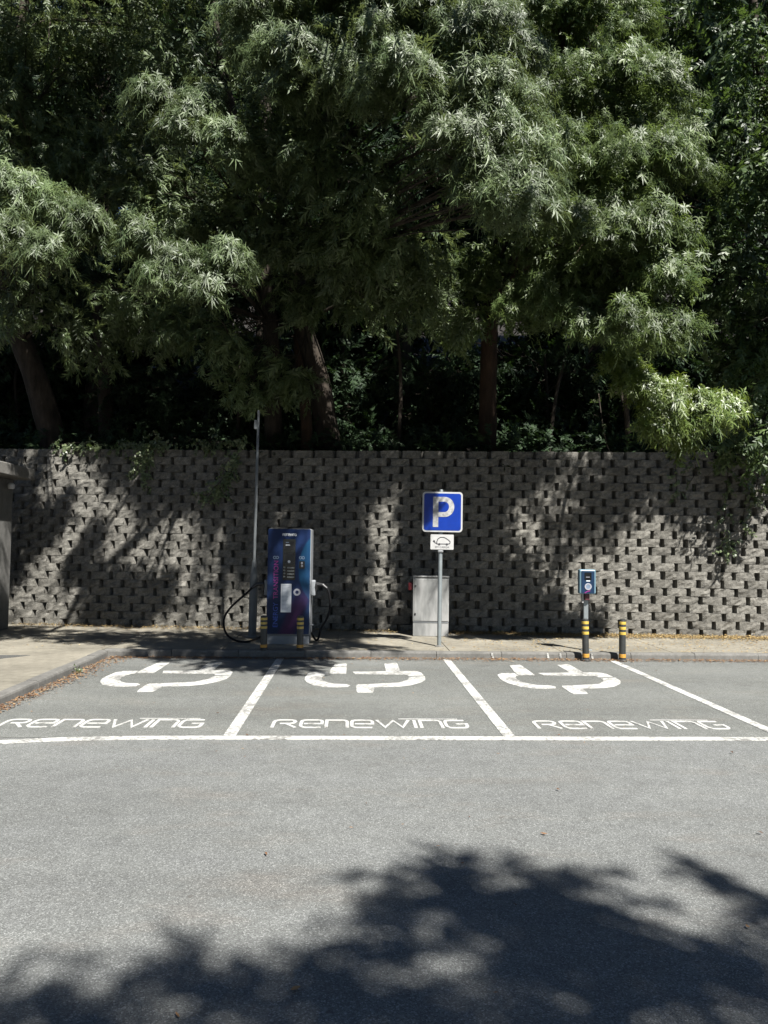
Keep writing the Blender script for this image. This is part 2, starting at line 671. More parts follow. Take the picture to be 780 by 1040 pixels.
pav = tag(pavement(), kind='structure')
tag(sheet('pavement_bed', -30, 30, KY + 0.15, 14.4, PH - 0.012, M['kerb'], pav))

# left pavement (returns towards the camera along x = KX)
lp = MB()
yy = -4.0
while yy < KY - 0.1:
    y2 = min(yy + 1.9, KY + 0.12)
    lp.add([(-30, yy + 0.005, PH), (KX - 0.15, yy + 0.005, PH), (KX - 0.15, y2 - 0.005, PH), (-30, y2 - 0.005, PH),
            (-30, yy, 0), (KX - 0.15, yy, 0), (KX - 0.15, y2, 0), (-30, y2, 0)],
           [(0, 1, 2, 3), (4, 5, 1, 0), (5, 6, 2, 1), (6, 7, 3, 2)])
    yy = y2
lpo = tag(lp.build('side_pavement', M['pave']), kind='structure')
pp = MB().prism([(-9.0, 9.9), (-5.35, 10.0), (-4.55, 11.0), (-9.0, 11.0)], PH - 0.02, PH + 0.004)
pp.build('asphalt_patch', M['patch'], lpo)


def kerb_run(name, p0, p1, inward, seg=1.0, h=PH + 0.006, w=0.14):
    """row of kerb stones with eased top edge from p0 to p1; inward = unit vector from the road face into the pavement"""
    b = MB()
    p0, p1 = Vector(p0), Vector(p1)
    d = (p1 - p0)
    L = d.length
    d.normalize()
    iv = Vector(inward)
    s_ = 0.0
    rnd = random.Random(5)
    while s_ < L - 0.05:
        e = min(s_ + seg, L)
        jit = rnd.uniform(-0.004, 0.004)
        jh = rnd.uniform(-0.003, 0.004)
        prof = [(jit, -0.05), (jit + 0.004, h - 0.03), (jit + 0.012, h - 0.010), (jit + 0.03, h + jh), (w, h + jh), (w, -0.05)]
        A = [(*(p0 + d * (s_ + 0.004) + iv * q), z) for q, z in prof]
        B = [(*(p0 + d * (e - 0.004) + iv * q), z) for q, z in prof]
        n = len(prof)
        fs = [tuple(range(n)), tuple(range(n, 2 * n))[::-1]]
        for k in range(n):
            k2 = (k + 1) % n
            fs.append((k, n + k, n + k2, k2))
        b.add(A + B, fs)
        s_ = e
    return tag(b.build(name, M['kerb']), kind='structure')


kerb_run('kerb', (KX - 0.10, KY), (30, KY), (0, 1))
kerb_run('side_kerb', (KX, -4), (KX, KY - 0.14), (-1, 0))
# rounded corner stone where the two kerbs meet
cs = MB()
ring = [(KX - 0.14 + 0.14 * math.cos(a), KY - 0.14 + 0.14 * math.sin(a)) for a in np.linspace(0, math.pi / 2, 8)]
cs.prism([(KX - 0.16, KY - 0.138)] + ring + [(KX - 0.16, KY)], -0.05, PH + 0.005)
tag(cs.build('corner_kerb', M['kerb']), kind='structure')

# painted markings: parts of the road surface
ZP = 0.0085


def road_part(mb, name, mat=None):
    return mb.build(name, mat or M['paint'], road)


for x in BAYX:
    road_part(MB().prism([(x - 0.055, 6.86), (x + 0.055, 6.86), (x + 0.055, 11.5), (x - 0.055, 11.5)], 0.002, ZP), 'bay_line')
bl = MB()
pts = [(-3.3, 6.54), (-2.93, 6.64), (-2.5, 6.73), (-1.95, 6.78), (-1.1, 6.80), (1.4, 6.80), (4.0, 6.80), (8.0, 6.80)]
bl.ribbon([(p.x, p.y) for p in spline([(a, b, 0) for a, b in pts], 5)], 0.115, 0.002, ZP)
road_part(bl, 'front_line')

# plug symbol, surveyed in the middle bay
Z4 = lambda zx, zy: G(290 + zx / 4.875, 660 + zy / 4.875)[:2]
sym = [
    [(244, 73), (300, 70), (303, 74), (300, 121), (216, 121), (218, 108), (230, 92)],
    [(213, 111), (140, 112), (112, 120), (97, 138), (94, 150), (108, 166), (140, 179), (190, 186), (250, 188), (308, 186), (320, 179), (300, 173), (240, 171), (204, 163), (184, 154), (178, 143), (184, 133), (200, 124), (213, 123.5)],
    [(332, 111), (560, 108), (642, 107), (672, 116), (684, 129), (610, 131), (590, 124), (345, 122.5)],
    [(489, 71), (545, 67), (553, 70), (566, 105), (497, 106)],
    [(612, 137), (690, 134), (692, 150), (672, 163), (620, 177), (560, 184), (440, 187.5), (437, 206), (432, 213), (358, 214), (352, 208), (349, 180), (360, 174), (430, 172), (560, 165), (606, 151)],
]
sb = MB()
for poly in sym:
    q = [Z4(*p) for p in poly]
    q = [(a - 0.17, b) for a, b in q]
    sb.prism(q, 0.002, ZP)
plug = road_part(sb, 'plug_symbol')
plug.location.x = 0.17
c = plug.copy(); COL.objects.link(c); c.parent = road; c.location.x = 0.17 - 2.52; c.location.y = -0.02
c = plug.copy(); COL.objects.link(c); c.parent = road; c.location.x = 0.17 + 2.52; c.location.y = -0.02

# RENEWING lettering in a wide single-stroke alphabet
def arcpts(cx, cy, r, a0, a1, n=4):
    return [(cx + r * math.cos(math.radians(a0 + (a1 - a0) * k / n)), cy + r * math.sin(math.radians(a0 + (a1 - a0) * k / n))) for k in range(n + 1)]


GL = {
    'R': (1.1, [[(0, 0)] + arcpts(.28, .72, .28, 180, 90) + arcpts(.78, .76, .24, 90, -90) + [(.3, .52)], [(.62, .46), (1.06, 0)]]),
    'E': (1.0, [[(.97, 0)] + arcpts(.24, .24, .24, 270, 180) + arcpts(.24, .76, .24, 180, 90) + arcpts(.76, .76, .24, 90, 0) + [(1.0, .5), (.14, .5)]]),
    'N': (1.0, [[(0, 0), (0, 1)] + arcpts(.72, .72, .28, 90, 0) + [(1, 0)]]),
    'W': (1.55, [[(0, 1)] + [(.36, .02), (.80, .94), (1.2, .02), (1.55, 1)]]),
    'I': (0.12, [[(.06, 0), (.06, 1)]]),
    'G': (1.0, [[(.97, 1)] + arcpts(.24, .76, .24, 90, 180) + arcpts(.24, .24, .24, 180, 270) + arcpts(.76, .24, .24, -90, 0) + [(1, .52), (.5, .52)]]),
}


def lettering(word, x0, width, y0, h, stroke, t0, t1, axis='z', slant=0.0):
    adv = sum(GL[ch][0] for ch in word) + 0.22 * (len(word) - 1)
    k = width / adv
    b = MB()
    x = x0
    i = 0
    for ch in word:
        w, strokes = GL[ch]
        for st in strokes:
            P = [(x + p[0] * k + slant * p[1] * h, y0 + p[1] * h) for p in st]
            b.ribbon(P, stroke, t0, t1 + 0.0004 * (i % 3), axis)
            i += 1
        x += (w + 0.22) * k
    return b


lt = lettering('RENEWING', -0.92, 1.84, -0.155, 0.30, 0.032, 0.002, ZP)
lt.ribbon([(0.28, 0.205), (0.86, 0.205)], 0.012, 0.002, ZP)
word = road_part(lt, 'bay_lettering', M['paintlet'])
word.location = (0.18, 7.34, 0)
for dx in (-2.51, 2.51):
    c = word.copy(); COL.objects.link(c); c.parent = road; c.location = (0.18 + dx, 7.33, 0)
# small drain patch at the left end of the line
MB().prism([(-3.6, 6.15), (-2.98, 6.2), (-2.93, 6.47), (-3.3, 6.5), (-3.6, 6.45)], 0.001, 0.006).build('drain_patch', M['patch'], road)

# scuffs of white paint on the kerb in front of the second bay
for q in (493, 546, 558, 588):
    g = G(q, 661, 0.05)
    MB().prism([(g[0], 0.02), (g[0] + 0.03, 0.02), (g[0] + 0.015, 0.1), (g[0] - 0.015, 0.1)], KY - 0.006, KY + 0.005, 'y').build('paint_scuff', M['paint'], bpy.data.objects['kerb'])


# ------------------------------------------------------------------ block retaining wall
NROW, RH, PITCHX = 23, 0.152, 0.432
BAT = 0.016
WTOP = PH + NROW * RH


def block_wall():
    V, Q, T = [], [], []
    rnd = np.random.default_rng(3)
    x_start, x_end = -9.0, 22.0      # along the wall from WA
    nx, nz = 6, 4
    gx = np.linspace(0, 1, nx)
    gz = np.linspace(0, 1, nz)

    def P(s, d, z):
        xy = WA + wdir * s + wnor * d
        return (xy[0], xy[1], z)
    for r_ in range(NROW):
        z0 = PH - 0.02 + r_ * RH
        z1 = z0 + RH - 0.003
        back = -r_ * BAT
        off = (r_ % 2) * PITCHX / 2 + 0.02 * math.sin(r_ * 1.7)
        s_ = x_start + off
        while s_ < x_end:
            w = 0.352 + rnd.uniform(-0.014, 0.014)
            dz = rnd.uniform(-0.004, 0.004)
            dd = rnd.uniform(-0.012, 0.012)
            base = len(V)
            bulge = rnd.normal(0, 0.0065, (nz, nx)) + 0.010 * np.sin(np.linspace(0.3, 2.84, nx))[None, :]
            for j in range(nz):
                for i in range(nx):
                    e = 0.012 if i in (0, nx - 1) else 0.0
                    e += 0.003 if j in (0, nz - 1) else 0.0
                    V.append(P(s_ + gx[i] * w + rnd.normal(0, .003), back + dd + 0.014 - e + bulge[j, i], z0 + dz + gz[j] * (z1 - z0) + (rnd.normal(0, .003) if 0 < j < nz - 1 else 0)))
            for j in range(nz - 1):
                for i in range(nx - 1):
                    a = base + j * nx + i
                    Q.append((a, a + 1, a + nx + 1, a + nx))
            # back corners: the block flares a little backwards
            kb = len(V)
            fl = 0.032
            dp = -0.10
            for (sx, zz) in ((-fl, z0 + dz), (w + fl, z0 + dz), (w + fl, z1 + dz), (-fl, z1 + dz)):
                V.append(P(s_ + sx, back + dp, zz))
            c00, c10 = base, base + nx - 1
            c01, c11 = base + (nz - 1) * nx, base + nz * nx - 1
            Q += [(kb, kb + 1, c10, c00), (c01, c11, kb + 2, kb + 3)]
            # sides follow the front grid with quads
            for j in range(nz - 1):
                pass
            Q += [(kb, c00, c01, kb + 3), (c10, kb + 1, kb + 2, c11)]
            t = float(np.clip(rnd.normal(.5, .22), 0, 1))
            T += [t] * (len(V) - base)
            s_ += PITCHX
        # dark recess behind the row (core) and the ledge on top of it
        base = len(V)
        for s2 in (x_start - 1, x_end + 1):
            V += [P(s2, back - 0.09, z0), P(s2, back - 0.09, z0 + RH), P(s2, back - 0.09 - BAT, z0 + RH)]
        Q += [(base, base + 3, base + 4, base + 1), (base + 1, base + 4, base + 5, base + 2)]
        T += [0.25] * 6
    # backing mass
    base = len(V)
    d0 = -NROW * BAT - 0.13
    zt = WTOP - 0.02
    for s2 in (x_start - 1, x_end + 1):
        V += [P(s2, d0, 0), P(s2, d0, zt - 0.03), P(s2, d0 - 0.4, zt - 0.03), P(s2, d0 - 0.4, 0)]
    Q += [(base, base + 4, base + 5, base + 1), (base + 1, base + 5, base + 6, base + 2), (base + 2, base + 6, base + 7, base + 3)]
    T += [0.3] * 8
    o = np_mesh('retaining_wall', np.array(V), np.array(Q), M['block'], np.array(T))
    o.data.polygons.foreach_set('use_smooth', [False] * len(o.data.polygons))
    return o


wall = block_wall()
tag(wall, 'long grey retaining wall of staggered split-face concrete blocks behind the chargers', 'wall')

# ------------------------------------------------------------------ hillside behind the wall
def hill_z(x, y):
    d = y - (wall_y(x) + 0.55)
    d = max(d, 0)
    return WTOP - 0.10 + 0.10 * min(d, 3) + max(0, d - 3) * 0.42 + 0.10 * math.sin(x * 1.1 + y) * min(1, d / 2)


def hillside():
    xs = np.concatenate([np.linspace(-120, -18, 18), np.linspace(-16, 20, 61), np.linspace(22, 120, 18)])
    ds = np.concatenate([[0], np.linspace(0.3, 8, 16), np.linspace(9, 70, 24)])
    V, Q = [], []
    for d in ds:
        for x in xs:
            y0 = wall_y(x) + 0.50
            y = y0 + d
            V.append((x, y, hill_z(x, y) + random.uniform(-0.04, 0.04)))
    n = len(xs)
    for j in range(len(ds) - 1):
        for i in range(n - 1):
            a = j * n + i
            Q.append((a, a + 1, a + n + 1, a + n))
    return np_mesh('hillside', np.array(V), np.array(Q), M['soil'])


tag(hillside(), kind='structure')

# ------------------------------------------------------------------ concrete kiosk at the left edge
kb = empty('concrete_kiosk', (-8.78, 12.75, PH))
tag(kb, 'low shaded concrete kiosk with a flat overhanging roof slab at the left edge', 'kiosk')
MB().box((0, 0.45, 1.38), (4.86, 2.3, 2.76), 0.012).build('wall', M['bconc'], kb)
MB().box((0, 0.45, 2.76 + 0.115), (5.46, 2.75, 0.22), 0.02).build('roof_slab', M['roofc'], kb)
MB().lathe([(0.05, -0.06), (0.06, -0.02), (0.06, 0.02), (0.03, 0.05)], 12, (2.55, 1.25, 2.62)).build('outdoor_lamp', M['signwhite'], kb)
MB().box((-0.6, -0.72, 1.05), (0.9, 0.05, 2.05), 0.008).build('door', M['mast'], kb)


# ------------------------------------------------------------------ fast charger
def ev_charger():
    g = G(294, 654.5, PH)
    e = empty('car_charger', (g[0] - 0.025, g[1] + 0.27, PH), math.radians(-1.0))
    tag(e, 'tall dark blue fast charging station with dark display and two black cables', 'charging station')
    W, D, H = 0.705, 0.50, 1.87
    MB().box((0, 0, 0.07), (W - 0.03, D - 0.03, 0.14), 0.006).build('plinth', M['plinth'], e)
    MB().box((0, 0.005, 0.14 + (H - 0.14) / 2), (W, D, H - 0.14), 0.018).build('shell', M['shell'], e)
    fp = MB().prism(rrect(-W / 2 + 0.004, W / 2 - 0.012, 0.165, H - 0.004, 0.012), -D / 2 - 0.012, -D / 2 + 0.015, 'y')
    fp.build('front_panel', M['wrap'], e)
    yf = -D / 2 - 0.012
    # display module
    md = MB().prism(rrect(-0.10, 0.10, 1.04, 1.70, 0.012), yf - 0.008, yf + 0.004, 'y').build('display_module', M['screen'], e)
    MB().prism(rrect(-0.085, 0.085, 1.53, 1.665, 0.008), yf - 0.010, yf - 0.006, 'y').build('screen', M['black'], md)
    MB().prism(rrect(-0.06, 0.012, 1.595, 1.612, 0.003), yf - 0.0125, yf - 0.009, 'y').build('screen_text', M['label'], md)
    MB().prism(rrect(-0.055, -0.005, 1.64, 1.652, 0.003), yf - 0.0125, yf - 0.009, 'y').build('screen_text', M['icon'], md)
    MB().prism(rrect(-0.075, 0.085, 1.29, 1.48, 0.01), yf - 0.013, yf - 0.006, 'y').build('card_reader', M['black'], md)
    MB().prism(disc(0.0, 1.335, 0.022), yf - 0.0155, yf - 0.012, 'y').build('card_lamp', M['label'], md)
    kp = MB()
    for r_ in range(4):
        kp.prism(rrect(-0.09, -0.06, 1.08 + r_ * 0.05, 1.105 + r_ * 0.05, 0.004), yf - 0.011, yf - 0.006, 'y')
        kp.prism(rrect(-0.03, 0.085, 1.075 + r_ * 0.05, 1.095 + r_ * 0.05, 0.004), yf - 0.011, yf - 0.006, 'y')
    kp.build('keypad', M['keys'], md)
    # instruction sticker with lines of small print
    stk = MB().prism(rrect(-0.125, 0.045, 0.515, 0.975, 0.006), yf - 0.003, yf + 0.002, 'y').build('instruction_sticker', M['label'], e)
    ln = MB()
    rnd = random.Random(2)
    for r_ in range(19):
        z = 0.94 - r_ * 0.0215
        ln.prism([(-0.11, z), (-0.11 + rnd.uniform(0.07, 0.14), z), (-0.11 + 0.1, z + 0.006), (-0.11, z + 0.006)], yf - 0.0042, yf - 0.002, 'y')
    ln.build('small_print', M['icon'], stk)
    # ring emblem
    em = MB()
    em.ribbon(disc(0.135, 0.842, 0.043), 0.03, yf - 0.004, yf + 0.002, 'y', True)
    em.build('ring_emblem', M['lgrey'], e)
    # socket icons
    for cx in (-0.215, 0.205):
        ic = MB()
        for q in range(2):
            ic.ribbon(disc(cx - 0.022 + 0.044 * q, 1.40, 0.02, 14), 0.01, yf - 0.003, yf + 0.002, 'y', True)
        ic.build('socket_icon', M['icon'], e)
    rd = MB().prism(rrect(0.165, 0.255, 1.225, 1.345, 0.012), yf - 0.006, yf + 0.002, 'y').build('contactless_reader', M['screen'], e)
    MB().prism(rrect(0.195, 0.225, 1.25, 1.285, 0.008), yf - 0.008, yf - 0.005, 'y').build('reader_mark', M['lgrey'], rd)
    MB().prism(rrect(0.195, 0.222, 1.295, 1.33, 0.008), yf - 0.008, yf - 0.005, 'y').build('reader_mark', M['lgrey'], rd)
    lettering('RENEWING', -0.11, 0.22, 1.755, 0.034, 0.0095, yf - 0.003, yf + 0.001, 'y').build('header_lettering', M['label'], e)
    ROT = Matrix.Rotation(math.radians(90), 4, 'X') @ Matrix.Rotation(math.radians(90), 4, 'Z')
    text_mesh('slogan_lettering', 'TRANSITION', 0.108, M['magenta'], e, Vector((-0.205, yf - 0.002, 1.04)), ROT)
    text_mesh('slogan_lettering', 'ENERGY', 0.108, M['pblue'], e, Vector((-0.205, yf - 0.002, 0.47)), ROT)
    # holsters, connectors and cables at both sides
    for s, nm in ((-1, 'left'), (1, 'right')):
        hx = s * (W / 2)
        hol = MB().box((hx + s * 0.032, -0.02, 0.90), (0.07, 0.17, 0.26), 0.02).build('holster', M['plinth'], e)
        con = MB()
        con.tube([(hx + s * 0.05, -0.05, 0.88), (hx + s * 0.10, -0.07, 0.965), (hx + s * 0.19, -0.09, 0.955), (hx + s * 0.26, -0.10, 0.90)], [0.05, 0.042, 0.032, 0.026], 12)
        con.box((hx + s * 0.06, -0.05, 0.90), (0.06, 0.09, 0.11), 0.02)
        con.build('connector', M['black'], hol)
        if s < 0:
            pts = [(hx - 0.26, -0.10, 0.90), (hx - 0.36, -0.10, 0.80), (hx - 0.62, -0.06, 0.56), (hx - 0.725, -0.03, 0.36), (hx - 0.68, -0.05, 0.14), (hx - 0.50, -0.10, 0.03), (hx - 0.30, -0.12, 0.024), (hx - 0.10, -0.06, 0.10), (hx + 0.01, 0.05, 0.20)]
        else:
            pts = [(hx + 0.26, -0.10, 0.90), (hx + 0.30, -0.10, 0.80), (hx + 0.315, -0.08, 0.60), (hx + 0.26, -0.06, 0.40), (hx + 0.17, -0.05, 0.24), (hx + 0.13, -0.06, 0.08), (hx + 0.08, -0.03, 0.05), (hx + 0.0, 0.05, 0.16)]
        MB().tube(spline(pts, 8), 0.0175, 10).build('charging_cable', M['rubber'], e, True)
        bk = MB().box((hx + s * 0.02, -0.1, 0.3), (0.05, 0.05, 0.025), 0.006)
        bk.build('cable_bracket', M['shell'], e)


ev_charger()


# ------------------------------------------------------------------ bollards
def bollard():
    e = empty('bollard', (0, 0, 0))
    R = 0.050
    MB().lathe([(0.075, 0.0), (0.075, 0.018), (0.064, 0.03), (R, 0.032), (R, 0.615), (R * 0.93, 0.628), (R * 0.6, 0.636)], 24).build('post', M['blackr'], e, True)
    for k in range(3):
        z = 0.40 + k * 0.078
        MB().lathe([(R + 0.0006, z), (R + 0.0025, z + 0.002), (R + 0.0025, z + 0.040), (R + 0.0006, z + 0.042)], 24).build('reflective_band', M['yellow'], e, True)
    MB().lathe([(R + 0.0006, 0.055), (R + 0.0025, 0.057), (R + 0.0025, 0.108), (R + 0.0006, 0.11)], 24).build('base_band', M['amber'], e, True)
    return e


b0 = bollard()
spots = [(G(268.5, 661, PH), 'left bollard in the shade before the tall blue charger, beside the looped cable', PH, -1.35, 11.69),
         (G(306, 661, PH), 'right bollard in the shade before the tall blue charger', PH, -0.80, 11.69),
         (None, 'sunlit black and yellow bollard in front of the charging post on the kerb edge', 0.004, None, 11.47),
         (None, 'sunlit black and yellow bollard standing alone at the end of the white bay line', 0.004, None, 11.47)]
for i, (g, lab, z, x, y) in enumerate(spots):
    o = b0 if i == 0 else copy_tree(b0)
    if x is None:
        gp = G(595.0 if i == 2 else 632, 669, 0)
        x = gp[0] * y / gp[1]
    sc_ = 0.80 if i < 2 else 1.0
    o.location = (float(x), y, z)
    o.scale = (1, 1, 0.83 if i < 2 else 1.0)
    o.rotation_euler = (math.radians((0.6, -0.4, 0.3, -0.5)[i]), math.radians((-0.8, 0.3, 1.1, 0.2)[i]), i * 1.3)
    tag(o, lab, 'bollard', 'black and yellow bollards along the kerb')


# ------------------------------------------------------------------ parking sign
def parking_sign():
    g = G(446, 656.5, PH)
    e = empty('parking_sign', (g[0], g[1], PH))
    tag(e, 'blue square parking sign with white P over an electric car plate on a pole', 'road sign')
    MB().lathe([(0.034, -0.02), (0.034, 2.52), (0.030, 2.535), (0.01, 2.54)], 16).build('pole', M['galv'], e, True)
    MB().lathe([(0.075, 0.0), (0.072, 0.012), (0.037, 0.02)], 16).build('pole_foot', M['kerb'], e)
    ROTX = math.radians(1.2)
    S = 0.325
    zc = 2.17
    cx = 0.022
    pl = MB().prism(rrect(cx - S, cx + S, zc - S, zc + S, 0.055, 8), -0.060, -0.044, 'y').build('sign_panel', M['signwhite'], e)
    MB().prism(rrect(cx - S + 0.026, cx + S - 0.026, zc - S + 0.026, zc + S - 0.026, 0.038, 8), -0.0635, -0.058, 'y').build('blue_field', M['signblue'], pl)
    # letter P: stem and bowl as one outline
    lx, lw = cx - 0.155, 0.088
    zb, zt = zc - 0.245, zc + 0.245
    out = [(lx, zb), (lx + lw, zb), (lx + lw, zb + 0.165), (lx + 0.19, zb + 0.165)]
    rc = (lx + 0.19, zb + 0.165 + 0.1625)
    out += [(rc[0] + 0.155 * math.cos(a), rc[1] + 0.1625 * math.sin(a)) for a in np.linspace(-math.pi / 2, math.pi / 2, 16)][1:-1]
    out += [(lx + 0.19, zt), (lx, zt)]
    P_ = MB().prism(out, -0.067, -0.062, 'y').build('letter', M['letterwhite'], pl)
    inn = [(lx + lw, zb + 0.245), (lx + 0.185, zb + 0.245)]
    inn += [(rc[0] - 0.005 + 0.075 * math.cos(a), rc[1] + 0.0825 * math.sin(a)) for a in np.linspace(-math.pi / 2, math.pi / 2, 14)][1:-1]
    inn += [(lx + 0.185, zt - 0.08), (lx + lw, zt - 0.08)]
    MB().prism(inn, -0.0695, -0.066, 'y').build('letter_counter', M['signblue'], pl)
    MB().box((cx, -0.036, zc + 0.2), (0.5, 0.016, 0.04)).build('back_rail', M['signgrey'], e)
    MB().box((cx, -0.036, zc - 0.2), (0.5, 0.016, 0.04)).build('back_rail', M['signgrey'], e)
    MB().box((0, 0.0, zc + 0.2), (0.085, 0.075, 0.03), 0.008).build('clamp', M['signgrey'], e)
    MB().box((0, 0.0, zc - 0.2), (0.085, 0.075, 0.03), 0.008).build('clamp', M['signgrey'], e)
    # lower plate with an electric car and caption
    z0, z1 = 1.562, 1.805
    x0, x1 = cx - 0.187, cx + 0.187
    p2 = MB().prism(rrect(x0, x1, z0, z1, 0.012), -0.058, -0.046, 'y').build('lower_plate', M['signwhite'], e)
    car = [(-0.085, .062), (-0.085, .10), (-0.07, .14), (-0.03, .168), (0.02, .172), (0.06, .155), (0.10, .128), (0.13, .10), (0.125, .07), (0.10, .062), (-0.085, .062)]
    cb = MB()
    cb.ribbon([(cx + a, z0 + 0.028 + b) for a, b in car[:-1]], 0.013, -0.0605, -0.057, 'y', True)
    cb.prism(disc(cx - 0.045, z0 + 0.086, 0.017, 16), -0.063, -0.057, 'y')
    cb.prism(disc(cx + 0.078, z0 + 0.086, 0.017, 16), -0.063, -0.057, 'y')
    cb.ribbon([(cx - 0.085, z0 + 0.10), (cx - 0.11, z0 + 0.105), (cx - 0.125, z0 + 0.125)], 0.012, -0.0612, -0.057, 'y')
    cb.prism([(cx - 0.15, z0 + 0.13), (cx - 0.125, z0 + 0.115), (cx - 0.11, z0 + 0.135), (cx - 0.135, z0 + 0.155)], -0.0622, -0.057, 'y')
    cb.build('car_symbol', M['ink'], p2)
    text_mesh('caption', 'EM CARGA', 0.046, M['ink'], p2, Vector((cx, -0.0585, z0 + 0.038)), Matrix.Rotation(math.radians(90), 4, 'X'))
    MB().box((0, -0.036, z0 + 0.03), (0.1, 0.02, 0.03)).build('clamp', M['signgrey'], e)
    MB().box((0, -0.006, z0 - 0.025), (0.09, 0.09, 0.045), 0.012).build('clamp', M['signgrey'], e)
    e.rotation_euler = (0, math.radians(0.25), math.radians(-3))


parking_sign()


# ------------------------------------------------------------------ grey electrical cabinet
def cabinet():
    g = G(438, 646.5, PH)
    e = empty('electrical_cabinet', (g[0], g[1] + 0.16, PH), math.radians(-4.5))
    tag(e, 'weathered light grey electrical cabinet standing against the block wall behind the parking sign', 'cabinet')
    W, D, H = 0.645, 0.30, 1.08
    MB().box((0, 0, 0.125), (W - 0.008, D - 0.01, 0.25), 0.008).build('plinth', M['cabinet'], e)
    MB().box((0, 0, 0.262 + (H - 0.29) / 2), (W, D, H - 0.29), 0.010).build('body', M['cabinet'], e)
    MB().box((0, -0.005, H - 0.012), (W + 0.008, D + 0.02, 0.026), 0.006).build('lid', M['cabinet'], e)
    d = MB().box((0.006, -D / 2 - 0.006, 0.262 + (H - 0.31) / 2), (W - 0.036, 0.014, H - 0.335), 0.004).build('door', M['cabinet'], e)
    for z in (0.40, 0.90):
        MB().box((-W / 2 + 0.045, -D / 2 - 0.018, z), (0.024, 0.016, 0.036), 0.004).build('lock', M['hinge'], d)
    MB().box((0, -D / 2 - 0.001, 0.255), (W - 0.02, 0.006, 0.012)).build('joint_strip', M['plinth'], e)
    rb = MB().box((-W / 2 - 0.045, -0.03, 0.885), (0.085, 0.12, 0.14), 0.02).build('alarm_box', M['red'], e)
    MB().box((-W / 2 - 0.028, -0.03, 0.985), (0.04, 0.06, 0.055), 0.01).build('bracket', M['hinge'], rb)


cabinet()


# ------------------------------------------------------------------ charging post
def charging_post():
    y = 11.93
    gx = G(597, 661, PH)
    x = U(597, 600, 11.93 * 0.999)[0]
    e = empty('charging_post', (x, y, PH), math.radians(-2))
    tag(e, 'slim grey post carrying a small blue wall charger box behind a striped bollard', 'charging post')
    MB().box((0.005, 0.03, 0.52), (0.075, 0.055, 1.04), 0.01).build('post', M['galv'], e)
    MB().box((0.005, 0.03, 0.008), (0.17, 0.15, 0.016), 0.003).build('base_plate', M['galv'], e)
    zc, w, h = 1.085, 0.262, 0.385
    bx = MB().box((0, -0.055, zc), (w, 0.12, h), 0.022).build('charger_box', M['boxframe'], e)
    MB().prism(rrect(-w / 2 + 0.03, w / 2 - 0.028, zc - h / 2 + 0.012, zc + h / 2 - 0.022, 0.015), -0.122, -0.112, 'y').build('front_cover', M['boxblue'], bx)
    MB().prism(rrect(-0.052, 0.056, zc + 0.03, zc + 0.145, 0.008), -0.126, -0.12, 'y').build('screen', M['screen'], bx)
    MB().prism(rrect(-0.03, 0.028, zc + 0.070, zc + 0.078, 0.003), -0.1285, -0.125, 'y').build('screen_text', M['lgrey'], bx)
    MB().prism(rrect(-0.028, 0.034, zc + 0.006, zc + 0.022, 0.005), -0.126, -0.12, 'y').build('brand_strip', M['label'], bx)
    sk = MB()
    sk.ribbon(disc(0.003, zc - 0.075, 0.045), 0.018, -0.130, -0.118, 'y', True)
    sk.build('socket_ring', M['lgrey'], bx)
    MB().prism(disc(0.003, zc - 0.075, 0.037), -0.126, -0.12, 'y').build('socket_cover', M['icon'], bx)
    MB().ribbon([(-0.05, zc - 0.175), (-0.01, zc - 0.15), (0.035, zc - 0.14)], 0.014, -0.125, -0.12, 'y').build('swoosh_print', M['magenta'], bx)
    MB().box((0.008, -0.03, zc - h / 2 - 0.05), (0.075, 0.07, 0.10), 0.012).build('cable_socket', M['maroon'], e)
    MB().box((-0.055, -0.01, zc - h / 2 - 0.07), (0.022, 0.05, 0.15), 0.005).build('conduit', M['signwhite'], e)


charging_post()

# ------------------------------------------------------------------ thin mast by the charger
g = G(258, 645, PH)
mz = empty('metal_mast', (g[0], g[1] - 0.25, PH))
tag(mz, 'thin grey metal mast with a thicker lower tube left of the tall blue charger', 'mast')
MB().lathe([(0.072, 0.0), (0.072, 0.95), (0.070, 0.98), (0.034, 1.32), (0.028, 1.34)], 18).build('lower_tube', M['mast'], mz, True)
MB().lathe([(0.027, 1.33), (0.025, 2.6), (0.022, 3.95), (0.016, 3.97), (0.006, 3.98)], 14).build('upper_tube', M['mast'], mz, True)
MB().lathe([(0.14, 0.0), (0.14, 0.015), (0.09, 0.02)], 18).build('base_plate', M['mast'], mz)
MB().box((-0.045, 0, 3.72), (0.05, 0.04, 0.16), 0.008).build('bracket', M['mast'], mz)
mz.rotation_euler = (0, math.radians(0.5), 0)


